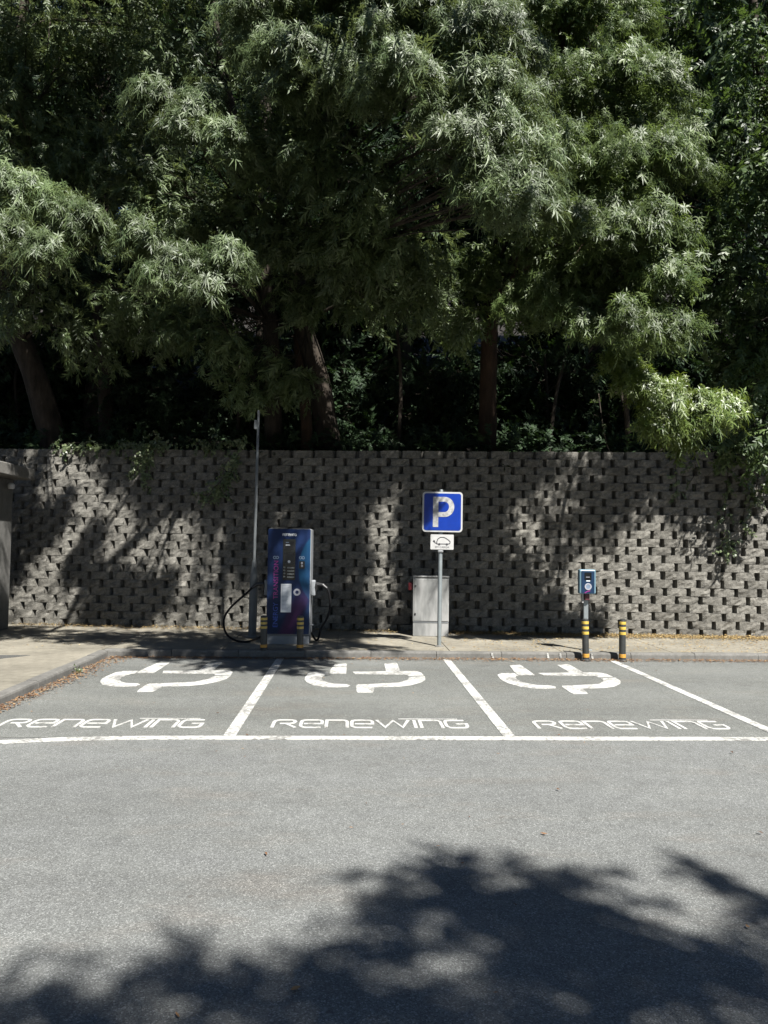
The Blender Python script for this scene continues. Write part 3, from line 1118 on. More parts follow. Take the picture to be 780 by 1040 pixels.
# ------------------------------------------------------------------ foliage
def spray_template(rng, n, length, L, W, droop=0.35, spread=45):
    """one twig along +X with n curved narrow leaves; returns verts (n*6,3), quads (n*2,4)"""
    V, Q = [], []
    for k in range(n):
        s = 0.08 + 0.92 * (k + rng.uniform(-.3, .3)) / n
        p = np.array([s * length, 0.03 * math.sin(s * 5), -droop * length * s * s])
        side = 1 if k % 2 else -1
        az = math.radians(side * rng.uniform(spread * 0.4, spread * 1.3))
        el = math.radians(rng.uniform(-32, 24) - 14 * s)
        d = np.array([math.cos(az) * math.cos(el), math.sin(az) * math.cos(el), math.sin(el)])
        upv = np.array([rng.normal(0, .35), rng.normal(0, .35), 1.0])
        w = np.cross(upv, d)
        w /= np.linalg.norm(w)
        nrm = np.cross(d, w)
        l = L * rng.uniform(0.65, 1.2)
        ww = W * rng.uniform(0.75, 1.2)
        curve = rng.uniform(0.10, 0.30) * l
        cs_ = rng.uniform(-0.12, 0.12) * l
        prof = [(0.0, 0.22), (0.45, 1.0), (1.0, 0.12)]
        b = len(V)
        for t, q in prof:
            c_ = p + d * (t * l) - nrm * (curve * t * t) + w * (cs_ * t * (1 - t) * 4)
            V += [c_ - w * (ww / 2 * q), c_ + w * (ww / 2 * q)]
        Q += [(b, b + 1, b + 3, b + 2), (b + 2, b + 3, b + 5, b + 4)]
    return np.array(V), np.array(Q)


def make_templates(seed, k, n, length, L, W, droop=0.35, spread=45):
    rng = np.random.default_rng(seed)
    return [spray_template(rng, n, length, L, W, droop, spread) for _ in range(k)]


def rosette_template(rng, n, length, L, W):
    """a shoot tip along +X: narrow leaves radiating all round and arching back, like a small fountain"""
    V, Q = [], []
    a0 = rng.uniform(0, 6.28)
    for k in range(n):
        s = (k + 0.5) / n
        p = np.array([s * length, 0, 0])
        az = a0 + k * 2.39996 + rng.normal(0, .2)
        rad = np.array([0, math.cos(az), math.sin(az)])
        el = math.radians(rng.uniform(28, 62) + 22 * (1 - s))
        d = np.array([math.cos(el), 0, 0]) + rad * math.sin(el)
        nrm = np.array([math.sin(el), 0, 0]) - rad * math.cos(el)   # upper side faces the tip
        w = np.cross(d, nrm)
        l = L * rng.uniform(0.7, 1.2)
        ww = W * rng.uniform(0.8, 1.2)
        curve = rng.uniform(0.35, 0.65) * l
        b = len(V)
        for t, q in ((0.0, 0.25), (0.5, 1.0), (1.0, 0.12)):
            c_ = p + d * (t * l) - nrm * (curve * t * t)
            V += [c_ - w * (ww / 2 * q), c_ + w * (ww / 2 * q)]
        Q += [(b, b + 1, b + 3, b + 2), (b + 2, b + 3, b + 5, b + 4)]
    return np.array(V), np.array(Q)


def rosettes(seed, k, n, length, L, W):
    rng = np.random.default_rng(seed)
    return [rosette_template(rng, n, length, L, W) for _ in range(k)]


R_AC = rosettes(11, 14, 24, 0.22, 0.092, 0.0150)
R_GR = rosettes(12, 14, 22, 0.19, 0.080, 0.0165)
T_AC = make_templates(1, 6, 24, 0.36, 0.125, 0.026, 0.40, 46)
T_GR = make_templates(2, 6, 24, 0.32, 0.105, 0.032, 0.28, 52)
T_NEAR = make_templates(7, 5, 22, 0.42, 0.15, 0.038, 0.3, 55)
T_BR = make_templates(3, 6, 22, 0.42, 0.12, 0.042, 0.30, 55)
T_BK = make_templates(4, 5, 16, 0.75, 0.24, 0.060, 0.35, 50)
T_IVY = make_templates(5, 5, 12, 0.28, 0.065, 0.055, 0.5, 60)


def sprays(pos, out, templates, rng, scale=(0.75, 1.2), droop=0.3, jitter=0.5, sag=0.0):
    """place one twig per position pointing roughly along out; returns V, Q, tint"""
    n = len(pos)
    d = out * 0.6 + rng.normal(0, jitter, (n, 3))
    d[:, 2] -= droop
    d /= np.linalg.norm(d, axis=1)[:, None] + 1e-9
    # blades turn their faces outwards and up to the light
    up = out * 0.8 + np.array([0.08, -0.30, 0.62]) + rng.normal(0, .28, (n, 3))
    y = np.cross(up, d)
    y /= np.linalg.norm(y, axis=1)[:, None] + 1e-9
    z = np.cross(d, y)
    sc = rng.uniform(*scale, n)
    which = rng.integers(0, len(templates), n)
    Vs, Qs, Ts = [], [], []
    base = 0
    for k, (tv, tq) in enumerate(templates):
        idx = np.where(which == k)[0]
        if not len(idx):
            continue
        R = np.stack([d[idx], y[idx], z[idx]], axis=2) * sc[idx][:, None, None]
        v = np.einsum('mij,nj->mni', R, tv)
        if sag:                                   # shoots bend under their own weight
            v[:, :, 2] -= sag * rng.uniform(.5, 1.5, (len(idx), 1)) * (v[:, :, 0] ** 2 + v[:, :, 1] ** 2)
        v = v + pos[idx][:, None, :]
        m_, nv = v.shape[:2]
        Vs.append(v.reshape(-1, 3))
        q = tq[None] + (np.arange(m_) * nv)[:, None, None] + base
        Qs.append(q.reshape(-1, 4))
        nl = nv // 6
        t = np.clip(rng.normal(0.5, 0.2, (m_, 1)) + rng.normal(0, 0.22, (m_, nl)), 0, 1)
        Ts.append(np.repeat(t.reshape(-1), 6))
        base += m_ * nv
    return np.concatenate(Vs), np.concatenate(Qs), np.concatenate(Ts)


def clump_points(c, r, n, rng, sq=0.8, shell=0.5):
    u = rng.normal(0, 1, (n, 3))
    u /= np.linalg.norm(u, axis=1)[:, None]
    rad = r * (shell + (1 - shell) * rng.random(n) ** 0.6) * (1 + 0.22 * np.sin(u[:, 0] * 4 + c[0] * 3) * np.cos(u[:, 2] * 5 + c[1]))
    p = u * rad[:, None]
    p[:, 2] *= sq
    o = u.copy()
    return p + c, o


def foliage(clumps, templates, seed, dens=130.0, sq=0.8, scale=(0.75, 1.2), droop=0.3, sub=True):
    rng = np.random.default_rng(seed)
    P, O = [], []
    for c, r in clumps:
        c = np.asarray(c, float)
        n = max(8, int(dens * r * r))
        if sub and r > 0.55:
            # a clump is a cluster of smaller tufts
            k = int(6 + 6 * r)
            pc, _ = clump_points(c, r * 0.78, k, rng, sq, 0.35)
            for q in pc:
                rr = r * rng.uniform(0.30, 0.52)
                p, o = clump_points(q, rr, max(4, int(n / k)), rng, sq, 0.25)
                o = o * 0.6 + (p - c) / r * 0.8
                P.append(p)
                O.append(o)
        else:
            p, o = clump_points(c, r * 0.8, n, rng, sq, 0.2)
            P.append(p)
            O.append(o)
    return sprays(np.concatenate(P), np.concatenate(O), templates, rng, scale, droop)


LIGHT = np.array([0.14, -0.42, 0.62])


def tufts(clumps, templates, seed, per=44, rad=0.30):
    """boughs: tufts of leaf rosettes over the outer, light-facing side of each clump"""
    rng = np.random.default_rng(seed)
    P, O = [], []
    for c, r in clumps:
        c = np.asarray(c, float)
        k = int(5 + 11 * r)
        m = 0
        while m < k:
            u = rng.normal(0, 1, 3)
            u /= np.linalg.norm(u)
            if np.dot(u, (0.1, -0.65, 0.6)) < -0.25:
                continue
            m += 1
            q = c + u * r * rng.uniform(0.62, 1.02) * np.array([1, 1, .82])
            n = max(8, int(per * rng.uniform(.6, 1.25) * min(1, r / .5)))
            rr = rad * rng.uniform(0.75, 1.25) * min(1, 0.55 + r * .6)
            v = rng.normal(0, 1, (n, 3))
            v /= np.linalg.norm(v, axis=1)[:, None]
            p = q + v * (rr * rng.uniform(0.35, 1.0, (n, 1))) * np.array([1, 1, .75])
            P.append(p)
            O.append(v * 0.55 + u * 0.55 + LIGHT * 0.9)
    P, O = np.concatenate(P), np.concatenate(O)
    return sprays(P, O, templates, rng, (0.65, 1.2), 0.05, 0.45, 3.0)


def tree(name, label, trunk, clumps, templates, leaf, bark, seed, group=None, dens=130.0, cat='tree', limbs=True, sq=0.8, droop=0.3, twig_r=0.022, top=(), lit=0, ros=None, per=58, limb_paths=()):
    """trunk: list of (x,y,z,r); clumps: list of ((x,y,z), r). Builds Empty > trunk, crown."""
    base = np.array(trunk[0][:3])
    e = empty(name, base)
    tag(e, label, cat, group)
    rnd = random.Random(seed)
    b = MB()
    pts = spline([t[:3] for t in trunk], 6)
    rad = []
    for i in range(len(trunk) - 1):
        for k in range(6):
            t = k / 6
            rad.append((trunk[i][3] * (1 - t) + trunk[i + 1][3] * t) * (1 + rnd.uniform(-.05, .05)))
    rad.append(trunk[-1][3])
    rad[0] *= 1.35
    rad[1] *= 1.15
    b.tube(pts, rad, 12)
    if limbs:
        nlow = len(clumps)
        for ic, (c, r) in enumerate(list(clumps) + list(top)):
            c = Vector([float(q) for q in c])
            # leave the trunk below the clump
            best = min(range(max(2, len(pts) // 3), len(pts)), key=lambda i: (pts[i] - c).length + 2.2 * max(0, pts[i].z - c.z + 0.4))
            if ic >= nlow:
                best = len(pts) - 1
            a = pts[best]
            dl = (c - a).length
            r0 = min(rad[best] * 0.5, 0.014 + 0.009 * dl)
            mid = a.lerp(c, 0.5) + Vector((rnd.uniform(-.2, .2), rnd.uniform(-.2, .2), 0.10 * dl + rnd.uniform(-.1, .2)))
            lp_ = spline([a, a.lerp(mid, 0.5) + Vector((rnd.uniform(-.1, .1), rnd.uniform(-.1, .1), 0.03 * dl)), mid, c], 4)
            b.tube(lp_, [r0 * (1 - 0.8 * i / (len(lp_) - 1)) for i in range(len(lp_))], 7)
            for k in range(int(4 + 4 * r)):
                u = Vector((rnd.gauss(0, 1), rnd.gauss(0, 1), rnd.gauss(0, .7))).normalized() * r * rnd.uniform(.6, .95)
                st = lp_[rnd.randint(len(lp_) // 2, len(lp_) - 1)]
                en = c + u
                b.tube([st, st.lerp(en, 0.5) + Vector((0, 0, 0.08)), en], [twig_r * 0.7, twig_r * 0.5, 0.004], 5)
    for lpts, lr in limb_paths:
        sp_ = spline(lpts, 6)
        b.tube(sp_, [lr * (1 - 0.6 * i / len(sp_)) for i in range(len(sp_))], 9)
    b.build('trunk', bark, e, True, off=base)
    V, Q, T = foliage(clumps[lit:], templates, seed, dens, sq, droop=droop) if len(clumps) > lit else (np.zeros((0, 3)), np.zeros((0, 4), int), np.zeros(0))
    if lit:
        for V2, Q2, T2 in (foliage([(c, r * .75) for c, r in clumps[:lit]], templates, seed + 50, dens * .55, sq, droop=droop, sub=False), tufts(clumps[:lit], ros, seed + 70, per)):
            Q = np.concatenate([Q, Q2 + len(V)])
            V = np.concatenate([V, V2])
            T = np.concatenate([T, T2])
    if top:  # unseen clumps, added for the shade they cast
        V2, Q2, T2 = foliage([(c, max(0.25, r - 0.12)) for c, r in top], templates, seed + 100, 330, 0.95, droop=droop, sub=False)
        Q = np.concatenate([Q, Q2 + len(V)])
        V = np.concatenate([V, V2])
        T = np.concatenate([T, T2])
    np_mesh('crown', V - base, Q, leaf, T, e)
    return e


def pc(lst, jit=0.0):
    return [(U(a, b_, d), r) for a, b_, d, r in lst]


def tk(lst, base_z):
    out = []
    for i, (a, b_, d, r) in enumerate(lst):
        p = U(a, b_, d)
        if i == 0:
            p[2] = base_z
        out.append((*p, r))
    return out


# unseen leaf clumps outside the frame, added to shade the crowns, wall and charger
SHADE_LEFT = [((-4.79, 12.63, 12.84), 1.3), ((-2.82, 12.8, 12.92), 1.3), ((-6.33, 12.94, 12.81), 1.3), ((-4.21, 11.6, 12.08), 1.3), ((-2.52, 13.91, 15.15), 1.3), ((-3.79, 11.26, 10.76), 0.49), ((-4.67, 13.24, 13.21), 1.3), ((-2.05, 11.83, 11.23), 0.4), ((-5.0, 11.38, 10.83), 0.45), ((-5.79, 11.14, 11.26), 1.01), ((-4.23, 11.23, 10.83), 0.38), ((-3.2, 11.84, 11.47), 0.64)]
SHADE_MID = [((1.55, 6.64, 8.59), 1.3), ((-0.94, 12.71, 12.91), 1.28), ((0.37, 7.11, 8.95), 1.27), ((2.72, 7.01, 8.26), 0.68), ((1.46, 12.53, 13.02), 1.29), ((2.02, 13.98, 14.69), 1.3), ((-0.26, 13.97, 15.22), 1.3), ((1.64, 6.07, 7.98), 1.28), ((-1.2, 7.46, 8.85), 1.07), ((3.14, 9.93, 10.14), 0.3), ((0.13, 6.72, 7.91), 0.76), ((1.15, 8.17, 8.89), 0.52), ((3.23, 10.19, 10.23), 0.31), ((-0.82, 10.87, 10.47), 0.22), ((0.32, 12.52, 12.62), 0.97), ((3.21, 6.94, 7.99), 0.47), ((2.77, 7.33, 8.26), 0.43), ((0.3, 9.29, 9.37), 0.24), ((0.91, 13.92, 14.37), 1.3), ((-3.01, 7.82, 9.26), 1.3)]
SHADE_RIGHT = [((4.78, 13.96, 14.51), 1.3), ((3.58, 13.65, 13.76), 1.28), ((3.85, 8.68, 9.06), 0.37), ((4.23, 8.82, 9.14), 0.28), ((6.19, 9.82, 9.25), 0.25), ((6.02, 13.8, 14.17), 1.3), ((3.42, 13.95, 14.3), 1.3)]
SHADE_EDGE = [((7.72, 11.59, 7.54), 0.78), ((7.02, 10.38, 8.81), 0.78), ((7.54, 13.96, 14.96), 1.3), ((8.39, 12.44, 6.65), 1.07), ((9.03, 13.75, 14.19), 1.3), ((6.34, 9.96, 8.53), 0.37), ((8.03, 11.86, 7.43), 0.99), ((7.14, 12.63, 12.6), 0.84), ((7.15, 10.96, 8.23), 0.6)]


# --- central tree: big leaning trunk, crown arching out over the parking bays
tree('acacia_tree', 'large narrow-leaved tree with a leaning trunk and the big sunlit crown in the middle',
     tk([(338, 452, 16.2, .29), (324, 390, 16.1, .24), (302, 300, 15.8, .20), (312, 200, 15.0, .16), (345, 90, 13.8, .12), (380, -60, 13.0, .07)], 3.35),
     pc([(272, 40, 12.3, 0.748), (315, 10, 12.4, 0.88), (375, 5, 12.3, 1.01), (440, 15, 12.1, 0.968), (492, 55, 11.6, 0.836), (300, 85, 11.8, 0.66), (355, 75, 11.6, 0.836), (425, 90, 11.2, 0.88), (488, 125, 10.8, 0.748), (515, 172, 10.3, 0.572), (530, 210, 10, 0.352), (465, 165, 10.6, 0.66), (500, 200, 10.2, 0.44),
         (255, 140, 13.2, 1.0), (310, 165, 12.9, 1.15), (370, 185, 12.7, 1.2), (420, 255, 13.1, 1.1), (345, 255, 13.6, 1.15), (285, 225, 13.9, 1.0),
         (235, 345, 14.3, .75), (295, 380, 14.5, .7), (250, 395, 14.5, .55), (380, 305, 14.4, .85), (440, 310, 14.0, .75), (300, 300, 14.6, .7),
         ]),
     T_AC, M['leafc'], M['bark'], 21, dens=230, lit=13, ros=R_AC, limb_paths=[([U(372, -40, 13.1), (0.4, 10.6, 11.3), (-0.9, 10.0, 10.0), (-2.2, 9.5, 9.1), (-2.1, 7.9, 9.1)], .12)], top=SHADE_MID)

# --- second tree left of it
tree('acacia_tree', 'slim straight tree whose narrow leaves catch two patches of sun left of the middle crown',
     tk([(278, 452, 16.0, .20), (277, 380, 16.0, .17), (272, 300, 15.8, .15), (262, 200, 15.4, .12), (230, 90, 15, .09), (210, -40, 15, .05)], 3.35),
     pc([(160, 108, 12.5, 0.317), (192, 130, 12.2, 0.363), (228, 152, 12, 0.297), (205, 108, 12.5, 0.264), (148, 248, 11.9, 0.277), (180, 268, 11.7, 0.238), (232, 268, 11.7, 0.238), (205, 292, 11.5, 0.211), (165, 282, 11.6, 0.218),
         (200, 55, 14.7, 1.4), (125, 150, 14.9, 1.35), (165, 205, 14.4, 1.1), (225, 215, 14.4, 1.0), (120, 310, 14.7, 1.0), (185, 330, 14.8, .9), ]),
     T_AC, M['leafc'], M['bark'], 22, dens=210, lit=9, ros=R_AC, top=SHADE_LEFT)

# --- left tree with the trunk leaning out of the picture
tree('acacia_tree', 'stout tree at the left with a thick trunk leaning left and a sunlit leaf tuft',
     tk([(62, 450, 16.4, .30), (38, 390, 16.2, .25), (15, 325, 16.0, .22), (0, 230, 15.6, .18), (10, 110, 15.4, .13), (30, -30, 15.2, .07)], 3.35),
     pc([(18, 205, 12.6, 0.429), (58, 215, 12.5, 0.363), (92, 238, 12.3, 0.297), (10, 250, 12.1, 0.33), (52, 262, 12, 0.297), (-30, 230, 12.4, 0.396),
         (40, 100, 15.2, 1.5), (0, 30, 15.2, 1.6), (100, 25, 15.6, 1.5), (40, 165, 14.6, 1.1), (30, 300, 14.5, .9), (85, 345, 14.8, .75), (-70, 190, 14.2, 1.4), (-80, 60, 14.5, 1.6)]),
     T_AC, M['leafc'], M['bark'], 23, dens=210, lit=6, ros=R_AC)

# --- right tree
tree('acacia_tree', 'reddish upright trunk carrying the broad green sunlit crown right of the middle',
     tk([(495, 452, 16.0, .20), (496, 380, 16.0, .18), (500, 300, 15.7, .16), (520, 200, 15.0, .14), (560, 90, 14.2, .10), (590, -40, 13.8, .06)], 3.35),
     pc([(560, 25, 13.6, 0.977), (590, 85, 13, 0.935), (640, 115, 12.6, 0.892), (570, 165, 12.2, 0.722), (640, 185, 11.9, 0.807), (680, 165, 12.3, 0.637), (608, 240, 11.5, 0.68), (655, 250, 11.4, 0.595), (690, 288, 11.1, 0.425), (560, 300, 12.1, 0.383), (528, 318, 12.3, 0.34), (590, 325, 11.7, 0.425), (640, 330, 10.9, 0.357), (678, 335, 10.9, 0.323), (620, 20, 13.8, 0.85),
         (592, 262, 11.9, .62), (632, 275, 11.8, .55), (560, 255, 12.4, .7), (600, 205, 12.2, .7), (650, 220, 12.0, .6), (540, 110, 14.7, 1.2), (555, 225, 14.6, 1.1), (500, 270, 14.7, .9), (470, 325, 14.8, .75), ]),
     T_GR, M['leafr'], M['barkred'], 24, dens=240, lit=15, ros=R_GR, top=SHADE_RIGHT)

# --- low yellow-green tree leaning over the wall
tree('small_tree', 'low yellow-green tree leaning over the wall top at the right with bright leaves',
     tk([(640, 450, 15.4, .06), (636, 410, 15.0, .05), (636, 375, 14.2, .04), (645, 378, 13.2, .03), (680, 405, 12.3, .02)], 3.4),
     pc([(648, 398, 12.2, 0.315), (685, 412, 12, 0.36), (668, 436, 11.9, 0.24), (733, 420, 12, 0.225), (708, 425, 11.9, 0.27), (625, 375, 12.4, 0.225), (690, 448, 12, 0.165)]),
     T_GR, M['leafy'], M['bark'], 25, dens=230, lit=7, ros=R_GR, per=75)

# --- dark broadleaf tree at the right edge
tree('broadleaf_tree', 'dense dark broadleaf tree filling the right edge down over the wall',
     tk([(812, 452, 15.6, .22), (806, 360, 15.4, .18), (796, 230, 15.0, .14), (775, 90, 14.8, .10), (760, -40, 14.6, .06)], 3.35),
     pc([(700, 30, 14.6, 1.2), (760, 55, 14.0, 1.3), (735, 145, 14.0, 1.1), (722, 225, 14.3, .85), (785, 190, 13.7, 1.2), (750, 285, 14.1, 1.0), (780, 375, 13.9, 1.0),
         (738, 350, 14.7, .85), (785, 450, 13.7, .7), (745, 445, 14.1, .5), (835, 120, 13.8, 1.4), (835, 300, 13.6, 1.3), ]),
     T_BR, M['leafb'], M['bark'], 26, dens=150, top=SHADE_EDGE)

# --- dark slender tree between the left ones
tree('acacia_tree', 'dark slender tree standing in deep shade between the leaning left trunk and the mast',
     tk([(110, 450, 17.2, .19), (106, 380, 17.2, .16), (98, 300, 17.2, .14), (100, 180, 17.0, .11), (110, 60, 17, .06)], 3.4),
     pc([(100, 265, 17.0, 1.3), (60, 190, 17.2, 1.4), (150, 180, 17.2, 1.4), (105, 90, 17.0, 1.5), (40, 330, 17.0, .8), (170, 320, 17.2, .8)]),
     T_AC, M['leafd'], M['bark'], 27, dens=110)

# short stump-like stem beside the leaning trunk
st = empty('tree_stump', U(312, 452, 15.7))
tag(st, 'short forked reddish stem between the straight trunk and the leaning trunk', 'stump')
p0 = U(312, 452, 15.7); p0[2] = 3.35
MB().tube(spline([p0, U(311, 425, 15.7), U(306, 385, 15.8), U(300, 340, 16.0)], 5), [.19, .16, .14, .13, .12, .12, .11, .11, .10, .10, .09, .09, .08, .07, .06, .05], 10).build('stem', M['barkred'], st, True, off=U(312, 452, 15.7))

# thin saplings behind the wall
sap = [((240, 448, 16.6), (244, 390, 16.6), (240, 330, 16.5), 'thin pale sapling stem left of the straight trunk'),
       ((404, 448, 16.2), (407, 390, 16.2), (402, 320, 16.2), 'thin bare sapling right of the leaning trunk'),
       ((556, 448, 16.3), (566, 395, 16.3), (578, 350, 16.2), 'thin leaning sapling right of the reddish trunk'),
       ((350, 448, 19.0), (349, 380, 19.0), (350, 285, 19.0), 'pale thin trunk far behind the leaning trunk')]
for a, b_, c_, lab in sap:
    p = U(*a); p[2] = hill_z(p[0], p[1]) - 0.1
    e = empty('sapling', p)
    tag(e, lab, 'sapling', 'thin stems behind the wall')
    top = U(*c_)
    MB().tube(spline([p, U(*b_), top], 6), [.05, .048, .046, .045, .044, .042, .04, .038, .036, .034, .03, .025, .02], 8).build('stem', M['bark'], e, True, off=p)
    V, Q, T = foliage([(top, 0.55), (top + np.array([.3, .1, .5]), .5)], T_AC, int(a[0]), 70)
    np_mesh('foliage', V - p, Q, M['leafd'], T, e)

# --- trees of the wood behind: three built, the rest copied
def wood_tree(seed, H, label, loc):
    rnd = random.Random(seed)
    cl = []
    for k in range(34):
        z = rnd.uniform(0.16, 1.0) * H
        rr = (0.30 + 0.7 * math.sin(min(1, z / H + 0.12) * math.pi * 0.9)) * 3.0
        a = rnd.uniform(0, 6.28)
        q = math.sqrt(rnd.random())
        cl.append(((math.cos(a) * rr * q, math.sin(a) * rr * q, z), rnd.uniform(0.9, 1.45)))
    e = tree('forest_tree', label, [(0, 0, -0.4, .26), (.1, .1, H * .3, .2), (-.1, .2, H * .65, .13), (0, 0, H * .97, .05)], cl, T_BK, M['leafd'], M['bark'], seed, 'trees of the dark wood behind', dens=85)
    e.location = loc
    return e


wlab = 'tall dark tree in the shaded wood behind the wall, only its dim leaves showing'
protos = []
k = 0
for row, (yb, xs_) in enumerate(((19.5, (-11.5, -6.8, -2.6, 1.6, 5.6, 10.2)), (23.5, (-14, -9, -4.4, 0.2, 4.6, 9.2, 14)), (28.5, (-15, -10, -5, -0.5, 4, 8.6, 13)))):
    for x in xs_:
        x_ = x + random.uniform(-.6, .6)
        y_ = yb + random.uniform(-.7, .7)
        loc = (x_, y_, hill_z(x_, y_))
        if len(protos) < 3:
            o = wood_tree(60 + k, 15.5 + k, wlab, loc)
            protos.append(o)
        else:
            o = copy_tree(protos[k % 3])
            o.location = loc
            o.rotation_euler.z = random.uniform(0, 6.28)
            s_ = random.uniform(.9, 1.15)
            o.scale = (s_, s_, s_)
        k += 1

def shrub(loc, seed):
    rnd = random.Random(seed)
    cl = [((rnd.uniform(-1.0, 1.0), rnd.uniform(-.7, .7), rnd.uniform(0.3, 2.2)), rnd.uniform(.6, .95)) for _ in range(9)]
    e = tree('forest_shrub', 'dark leafy shrub in the black shade between the trunks behind the wall', [(0, 0, -.2, .05), (.05, 0, .6, .04), (0, .1, 1.3, .03), (.1, 0, 1.9, .015)],
             cl, T_BR, M['leafd'], M['bark'], seed, 'shrubs in the shade behind the wall', dens=80, cat='shrub')
    e.location = loc
    return e


s0 = None
for i in range(22):
    x = -12.5 + (i % 11) * 2.4 + random.uniform(-.5, .5)
    y = (18.0 if i < 11 else 20.8) + random.uniform(-.5, .5)
    loc = (x, y, hill_z(x, y))
    if s0 is None:
        s0 = shrub(loc, 90)
    else:
        o = copy_tree(s0)
        o.location = loc
        o.rotation_euler.z = random.uniform(0, 6.28)
        q = random.uniform(.85, 1.35)
        o.scale = (q, q, q)

# --- trees on the near side of the road, out of view, one shading the asphalt, the rest added to block skylight
def near_tree(label, base, clumps, seed, H):
    bx, by = base
    # crown leans over the road
    return tree('roadside_tree', label, [(bx, by, -0.05, .3), (bx * .97, by + .1, H * .3, .24), (bx * .94, by + .3, H * .6, .17), (bx * .9, by + .6, H * .95, .07)],
                clumps, T_NEAR, M['leafr'], M['bark'], seed, dens=230)


def lift(p, t):
    return (p[0] + 0.37 * t, p[1] - 0.66 * t, p[2] + t)


FRONT = [((3.01, -0.95, 5.6), 0.95), ((1.42, -2.1, 5.56), 1.05), ((1.68, -1.5, 5.64), 0.8), ((3.71, -1.8, 5.69), 1.1), ((2.81, -0.2, 5.57), 0.5), ((0.78, -1.5, 5.61), 0.42), ((1.14, -1.2, 5.65), 0.37), ((2.15, -1.38, 5.63), 0.84), ((2.49, 0.0, 5.53), 0.33), ((4.7, -1.9, 5.7), .8), ((0.25, -1.75, 5.5), .7), ((-0.6, -2.15, 5.5), .75), ((-1.3, -2.5, 5.5), .7), ((0.4, -2.6, 5.5), .8), ((3.9, -0.15, 5.6), .26), ((4.2, -0.3, 5.6), .28), ((4.55, -0.45, 5.6), .32)]
near_tree('roadside tree on the near side whose crown shades the asphalt in the foreground', (8.4, -6.0),
          [(lift((p[0], p[1] + .22, p[2]), 4.6), r * .92) for p, r in FRONT], 71, 11.5)
for x, y in ((-15, -9.5), (-9.5, -11.0), (-4, -10.0), (2.5, -11.0), (12, -9.0), (15, -2.5), (-17, -3.0), (17, 4.0), (-14, 2), (-14.5, 7.5), (-6.5, -6.5), (8.5, -8.5), (-1, -7.0)):
    o = copy_tree(protos[int(abs(x)) % 3])
    o.location = (x, y, 0)
    o.rotation_euler.z = random.uniform(0, 6.28)
    o.scale = (.85, .85, .85)
    tag(o, 'unseen tall tree added beside the road to block light from the sky', None, 'unseen trees added around the road to block sky light')

# --- undergrowth along the top of the wall and up the slope
def undergrowth():
    rng = np.random.default_rng(8)
    n = 7500
    x = rng.uniform(-14, 14, n)
    d = rng.random(n) ** 1.3 * 12.0 + 0.05
    pos = np.array([(a, wall_y(a) + 0.6 + b, hill_z(a, wall_y(a) + 0.6 + b) + abs(rng.normal(0, .14 + 0.16 * min(b, 6)))) for a, b in zip(x, d)])
    out = rng.normal(0, .5, (n, 3))
    out[:, 2] += 0.9
    V, Q, T = sprays(pos, out, T_BR, rng, (0.5, 1.1), 0.0)
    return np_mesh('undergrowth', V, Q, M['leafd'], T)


tag(undergrowth(), kind='stuff')


# --- ivy and trailing plants hanging over the wall
def ivy(label, stems, seed, dens=26, leaf='ivy', tpl=None, name='ivy_plant'):
    rng = np.random.default_rng(seed)
    base = np.array(stems[0][0])
    e = empty(name, base)
    tag(e, label, 'climbing plant')
    b = MB()
    P, O = [], []
    for st_ in stems:
        sp = spline([tuple(q) for q in st_], 8)
        b.tube(sp, [0.012 - 0.008 * i / len(sp) for i in range(len(sp))], 5)
        L = sum((sp[i + 1] - sp[i]).length for i in range(len(sp) - 1))
        for _ in range(int(L * dens)):
            i = rng.integers(0, len(sp) - 1)
            q = sp[i].lerp(sp[i + 1], rng.random())
            P.append(np.array(q) + rng.normal(0, .05, 3) + np.array([wnor[0], wnor[1], 0]) * 0.03)
            O.append(np.array([rng.normal(0, .6), -0.5, -0.3]))
    b.build('stem', M['bark'], e, True, off=base)
    V, Q, T = sprays(np.array(P), np.array(O), tpl or T_IVY, rng, (0.6, 1.0), 0.2, 0.4)
    np_mesh('foliage', V - base, Q, M[leaf], T, e)


def on_wall(px, py):
    """point on the battered wall face along this direction, 3 cm proud"""
    d = _f + _r * (px - 390) / F - _u * (py - 520) / F
    # plane: (p - WA).wnor = -batter*(z-PH)
    k = BAT / RH
    nn = np.array([wnor[0], wnor[1], k])
    w0 = np.array([WA[0], WA[1], PH])
    t = np.dot(w0 - CAM, nn) / np.dot(d, nn)
    p = CAM + d * t
    return p + np.array([wnor[0], wnor[1], 0]) * 0.035


ivy('ivy trail creeping down the wall left of the mast from the wall top',
    [[on_wall(247, 446), on_wall(240, 462), on_wall(236, 478), on_wall(226, 488), on_wall(205, 508)], [on_wall(236, 478), on_wall(222, 498), on_wall(196, 518)], [on_wall(239, 470), on_wall(226, 496), on_wall(221, 505)]], 31, 26)
ivy('leafy ivy spilling over the wall top at the left',
    [[on_wall(180, 452), on_wall(160, 450), on_wall(148, 458), on_wall(140, 478)], [on_wall(200, 451), on_wall(215, 449), on_wall(240, 447)], [on_wall(120, 452), on_wall(135, 450), on_wall(165, 452)], [on_wall(158, 450), on_wall(150, 470), on_wall(146, 495)], [on_wall(60, 452), on_wall(80, 450), on_wall(105, 452)]], 32, 34)
ivy('trailing vine hanging down the wall under the yellow-green tree',
    [[on_wall(694, 448), on_wall(702, 462), on_wall(706, 478), on_wall(700, 490)], [on_wall(684, 450), on_wall(685, 470), on_wall(688, 510)]], 33, 12)
ivy('reddish trailing creeper hanging low on the wall at the right edge',
    [[on_wall(740, 450), on_wall(738, 490), on_wall(734, 540), on_wall(732, 560)], [on_wall(760, 450), on_wall(757, 500), on_wall(752, 545)], [on_wall(775, 450), on_wall(770, 480), on_wall(765, 515)]], 34, 16)
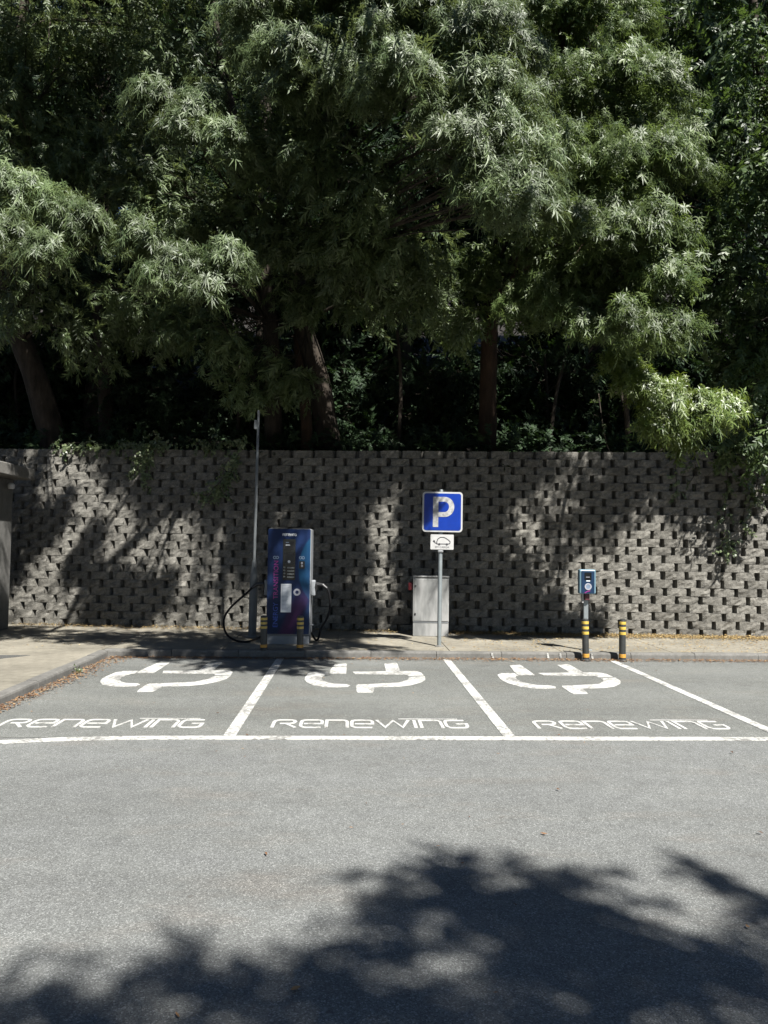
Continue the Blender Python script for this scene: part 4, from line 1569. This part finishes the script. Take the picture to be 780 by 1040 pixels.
ivy('bare thin dangling vine over the wall top right of the reddish trunk',
    [[U(608, 400, 14.9), U(612, 430, 14.6), on_wall(616, 452), on_wall(621, 462)]], 35, 2)


# --- small weeds in the gutter and at the foot of the wall
for wx, wy, lab in ((KX + 0.05, 10.1, 'small green weed growing in the gutter of the left kerb'),
                    (2.7, wall_y(2.7) - 0.06, 'small weed at the foot of the wall between cabinet and charging post'),
                    (5.3, wall_y(5.3) - 0.05, 'small weed at the foot of the wall right of the last bollard')):
    zb = 0.004 if wx < 0 else PH
    e = empty('weed', (wx, wy, zb))
    tag(e, lab, 'weed')
    rng = np.random.default_rng(int(wx * 10) + 60)
    V, Q, T = sprays(np.array([[wx, wy, zb + 0.01]] * 9), np.array([[rng.normal(0, .6), rng.normal(0, .6), .8] for _ in range(9)]), T_IVY, rng, (0.2, 0.4), 0.0, 0.2)
    np_mesh('foliage', V - np.array([wx, wy, zb]), Q, M['ivy'], T, e)

# --- fallen leaves
def litter(name, n, pts_fn, mat, size, seed, z=0.004):
    rng = np.random.default_rng(seed)
    P = np.array([pts_fn(rng) for _ in range(n)])
    a = rng.uniform(0, 6.28, n)
    L = size * rng.uniform(.5, 1.3, n)
    W = L * rng.uniform(.25, .6, n)
    tilt = rng.normal(0, .35, (n, 2))
    V = np.zeros((n, 6, 3))
    prof = [(-.5, .25), (0, 1), (.5, .15)]
    for k, (t, w) in enumerate(prof):
        for s, j in ((-1, 0), (1, 1)):
            lx, ly = t * L, s * w * W / 2
            V[:, 2 * k + j, 0] = P[:, 0] + lx * np.cos(a) - ly * np.sin(a)
            V[:, 2 * k + j, 1] = P[:, 1] + lx * np.sin(a) + ly * np.cos(a)
            V[:, 2 * k + j, 2] = P[:, 2] + 0.004 + np.abs(lx * tilt[:, 0]) + np.abs(ly * tilt[:, 1]) + (0.2 * L if k == 1 else 0) * rng.uniform(0, 1, n)
    Q = np.array([(0, 1, 3, 2), (2, 3, 5, 4)])[None] + (np.arange(n) * 6)[:, None, None]
    return tag(np_mesh(name, V.reshape(-1, 3), Q.reshape(-1, 4), mat, np.repeat(rng.random(n), 6)), kind='stuff')


def kerb_leaf(rng):
    if rng.random() < 0.55:
        return (rng.uniform(0.2, 9), KY - 0.02 - abs(rng.normal(0, .12)), 0.006 + abs(rng.normal(0, .008)))
    if rng.random() < 0.5:
        return (rng.uniform(-3.6, 0.2), KY - 0.02 - abs(rng.normal(0, .10)), 0.006)
    y = rng.uniform(7.4, 11.5)
    return (KX + 0.02 + abs(rng.normal(0, .05 + 0.03 * (y - 7))), y, 0.006 + abs(rng.normal(0, .01)))


litter('fallen_leaves', 6500, kerb_leaf, M['litter'], 0.036, 41)


def straw_pt(rng):
    x = rng.uniform(1.9, 9.5) if rng.random() < .8 else rng.uniform(-6.5, 2)
    if rng.random() < .16:
        return (x, rng.uniform(KY + .15, wall_y(x)), PH + 0.003)
    return (x, wall_y(x) - 0.02 - abs(rng.normal(0, .24)), PH + abs(rng.normal(0, .018)))


litter('dry_straw', 15000, straw_pt, M['straw'], 0.042, 42)


def loose_pt(rng):
    if rng.random() < .55:
        x = rng.uniform(-6, 9)
        return (x, rng.uniform(KY + .05, wall_y(x)), PH + 0.004)
    return (rng.uniform(-4, 7), rng.uniform(2.5, KY), 0.006)


litter('scattered_leaves', 260, loose_pt, M['litter'], 0.034, 43)
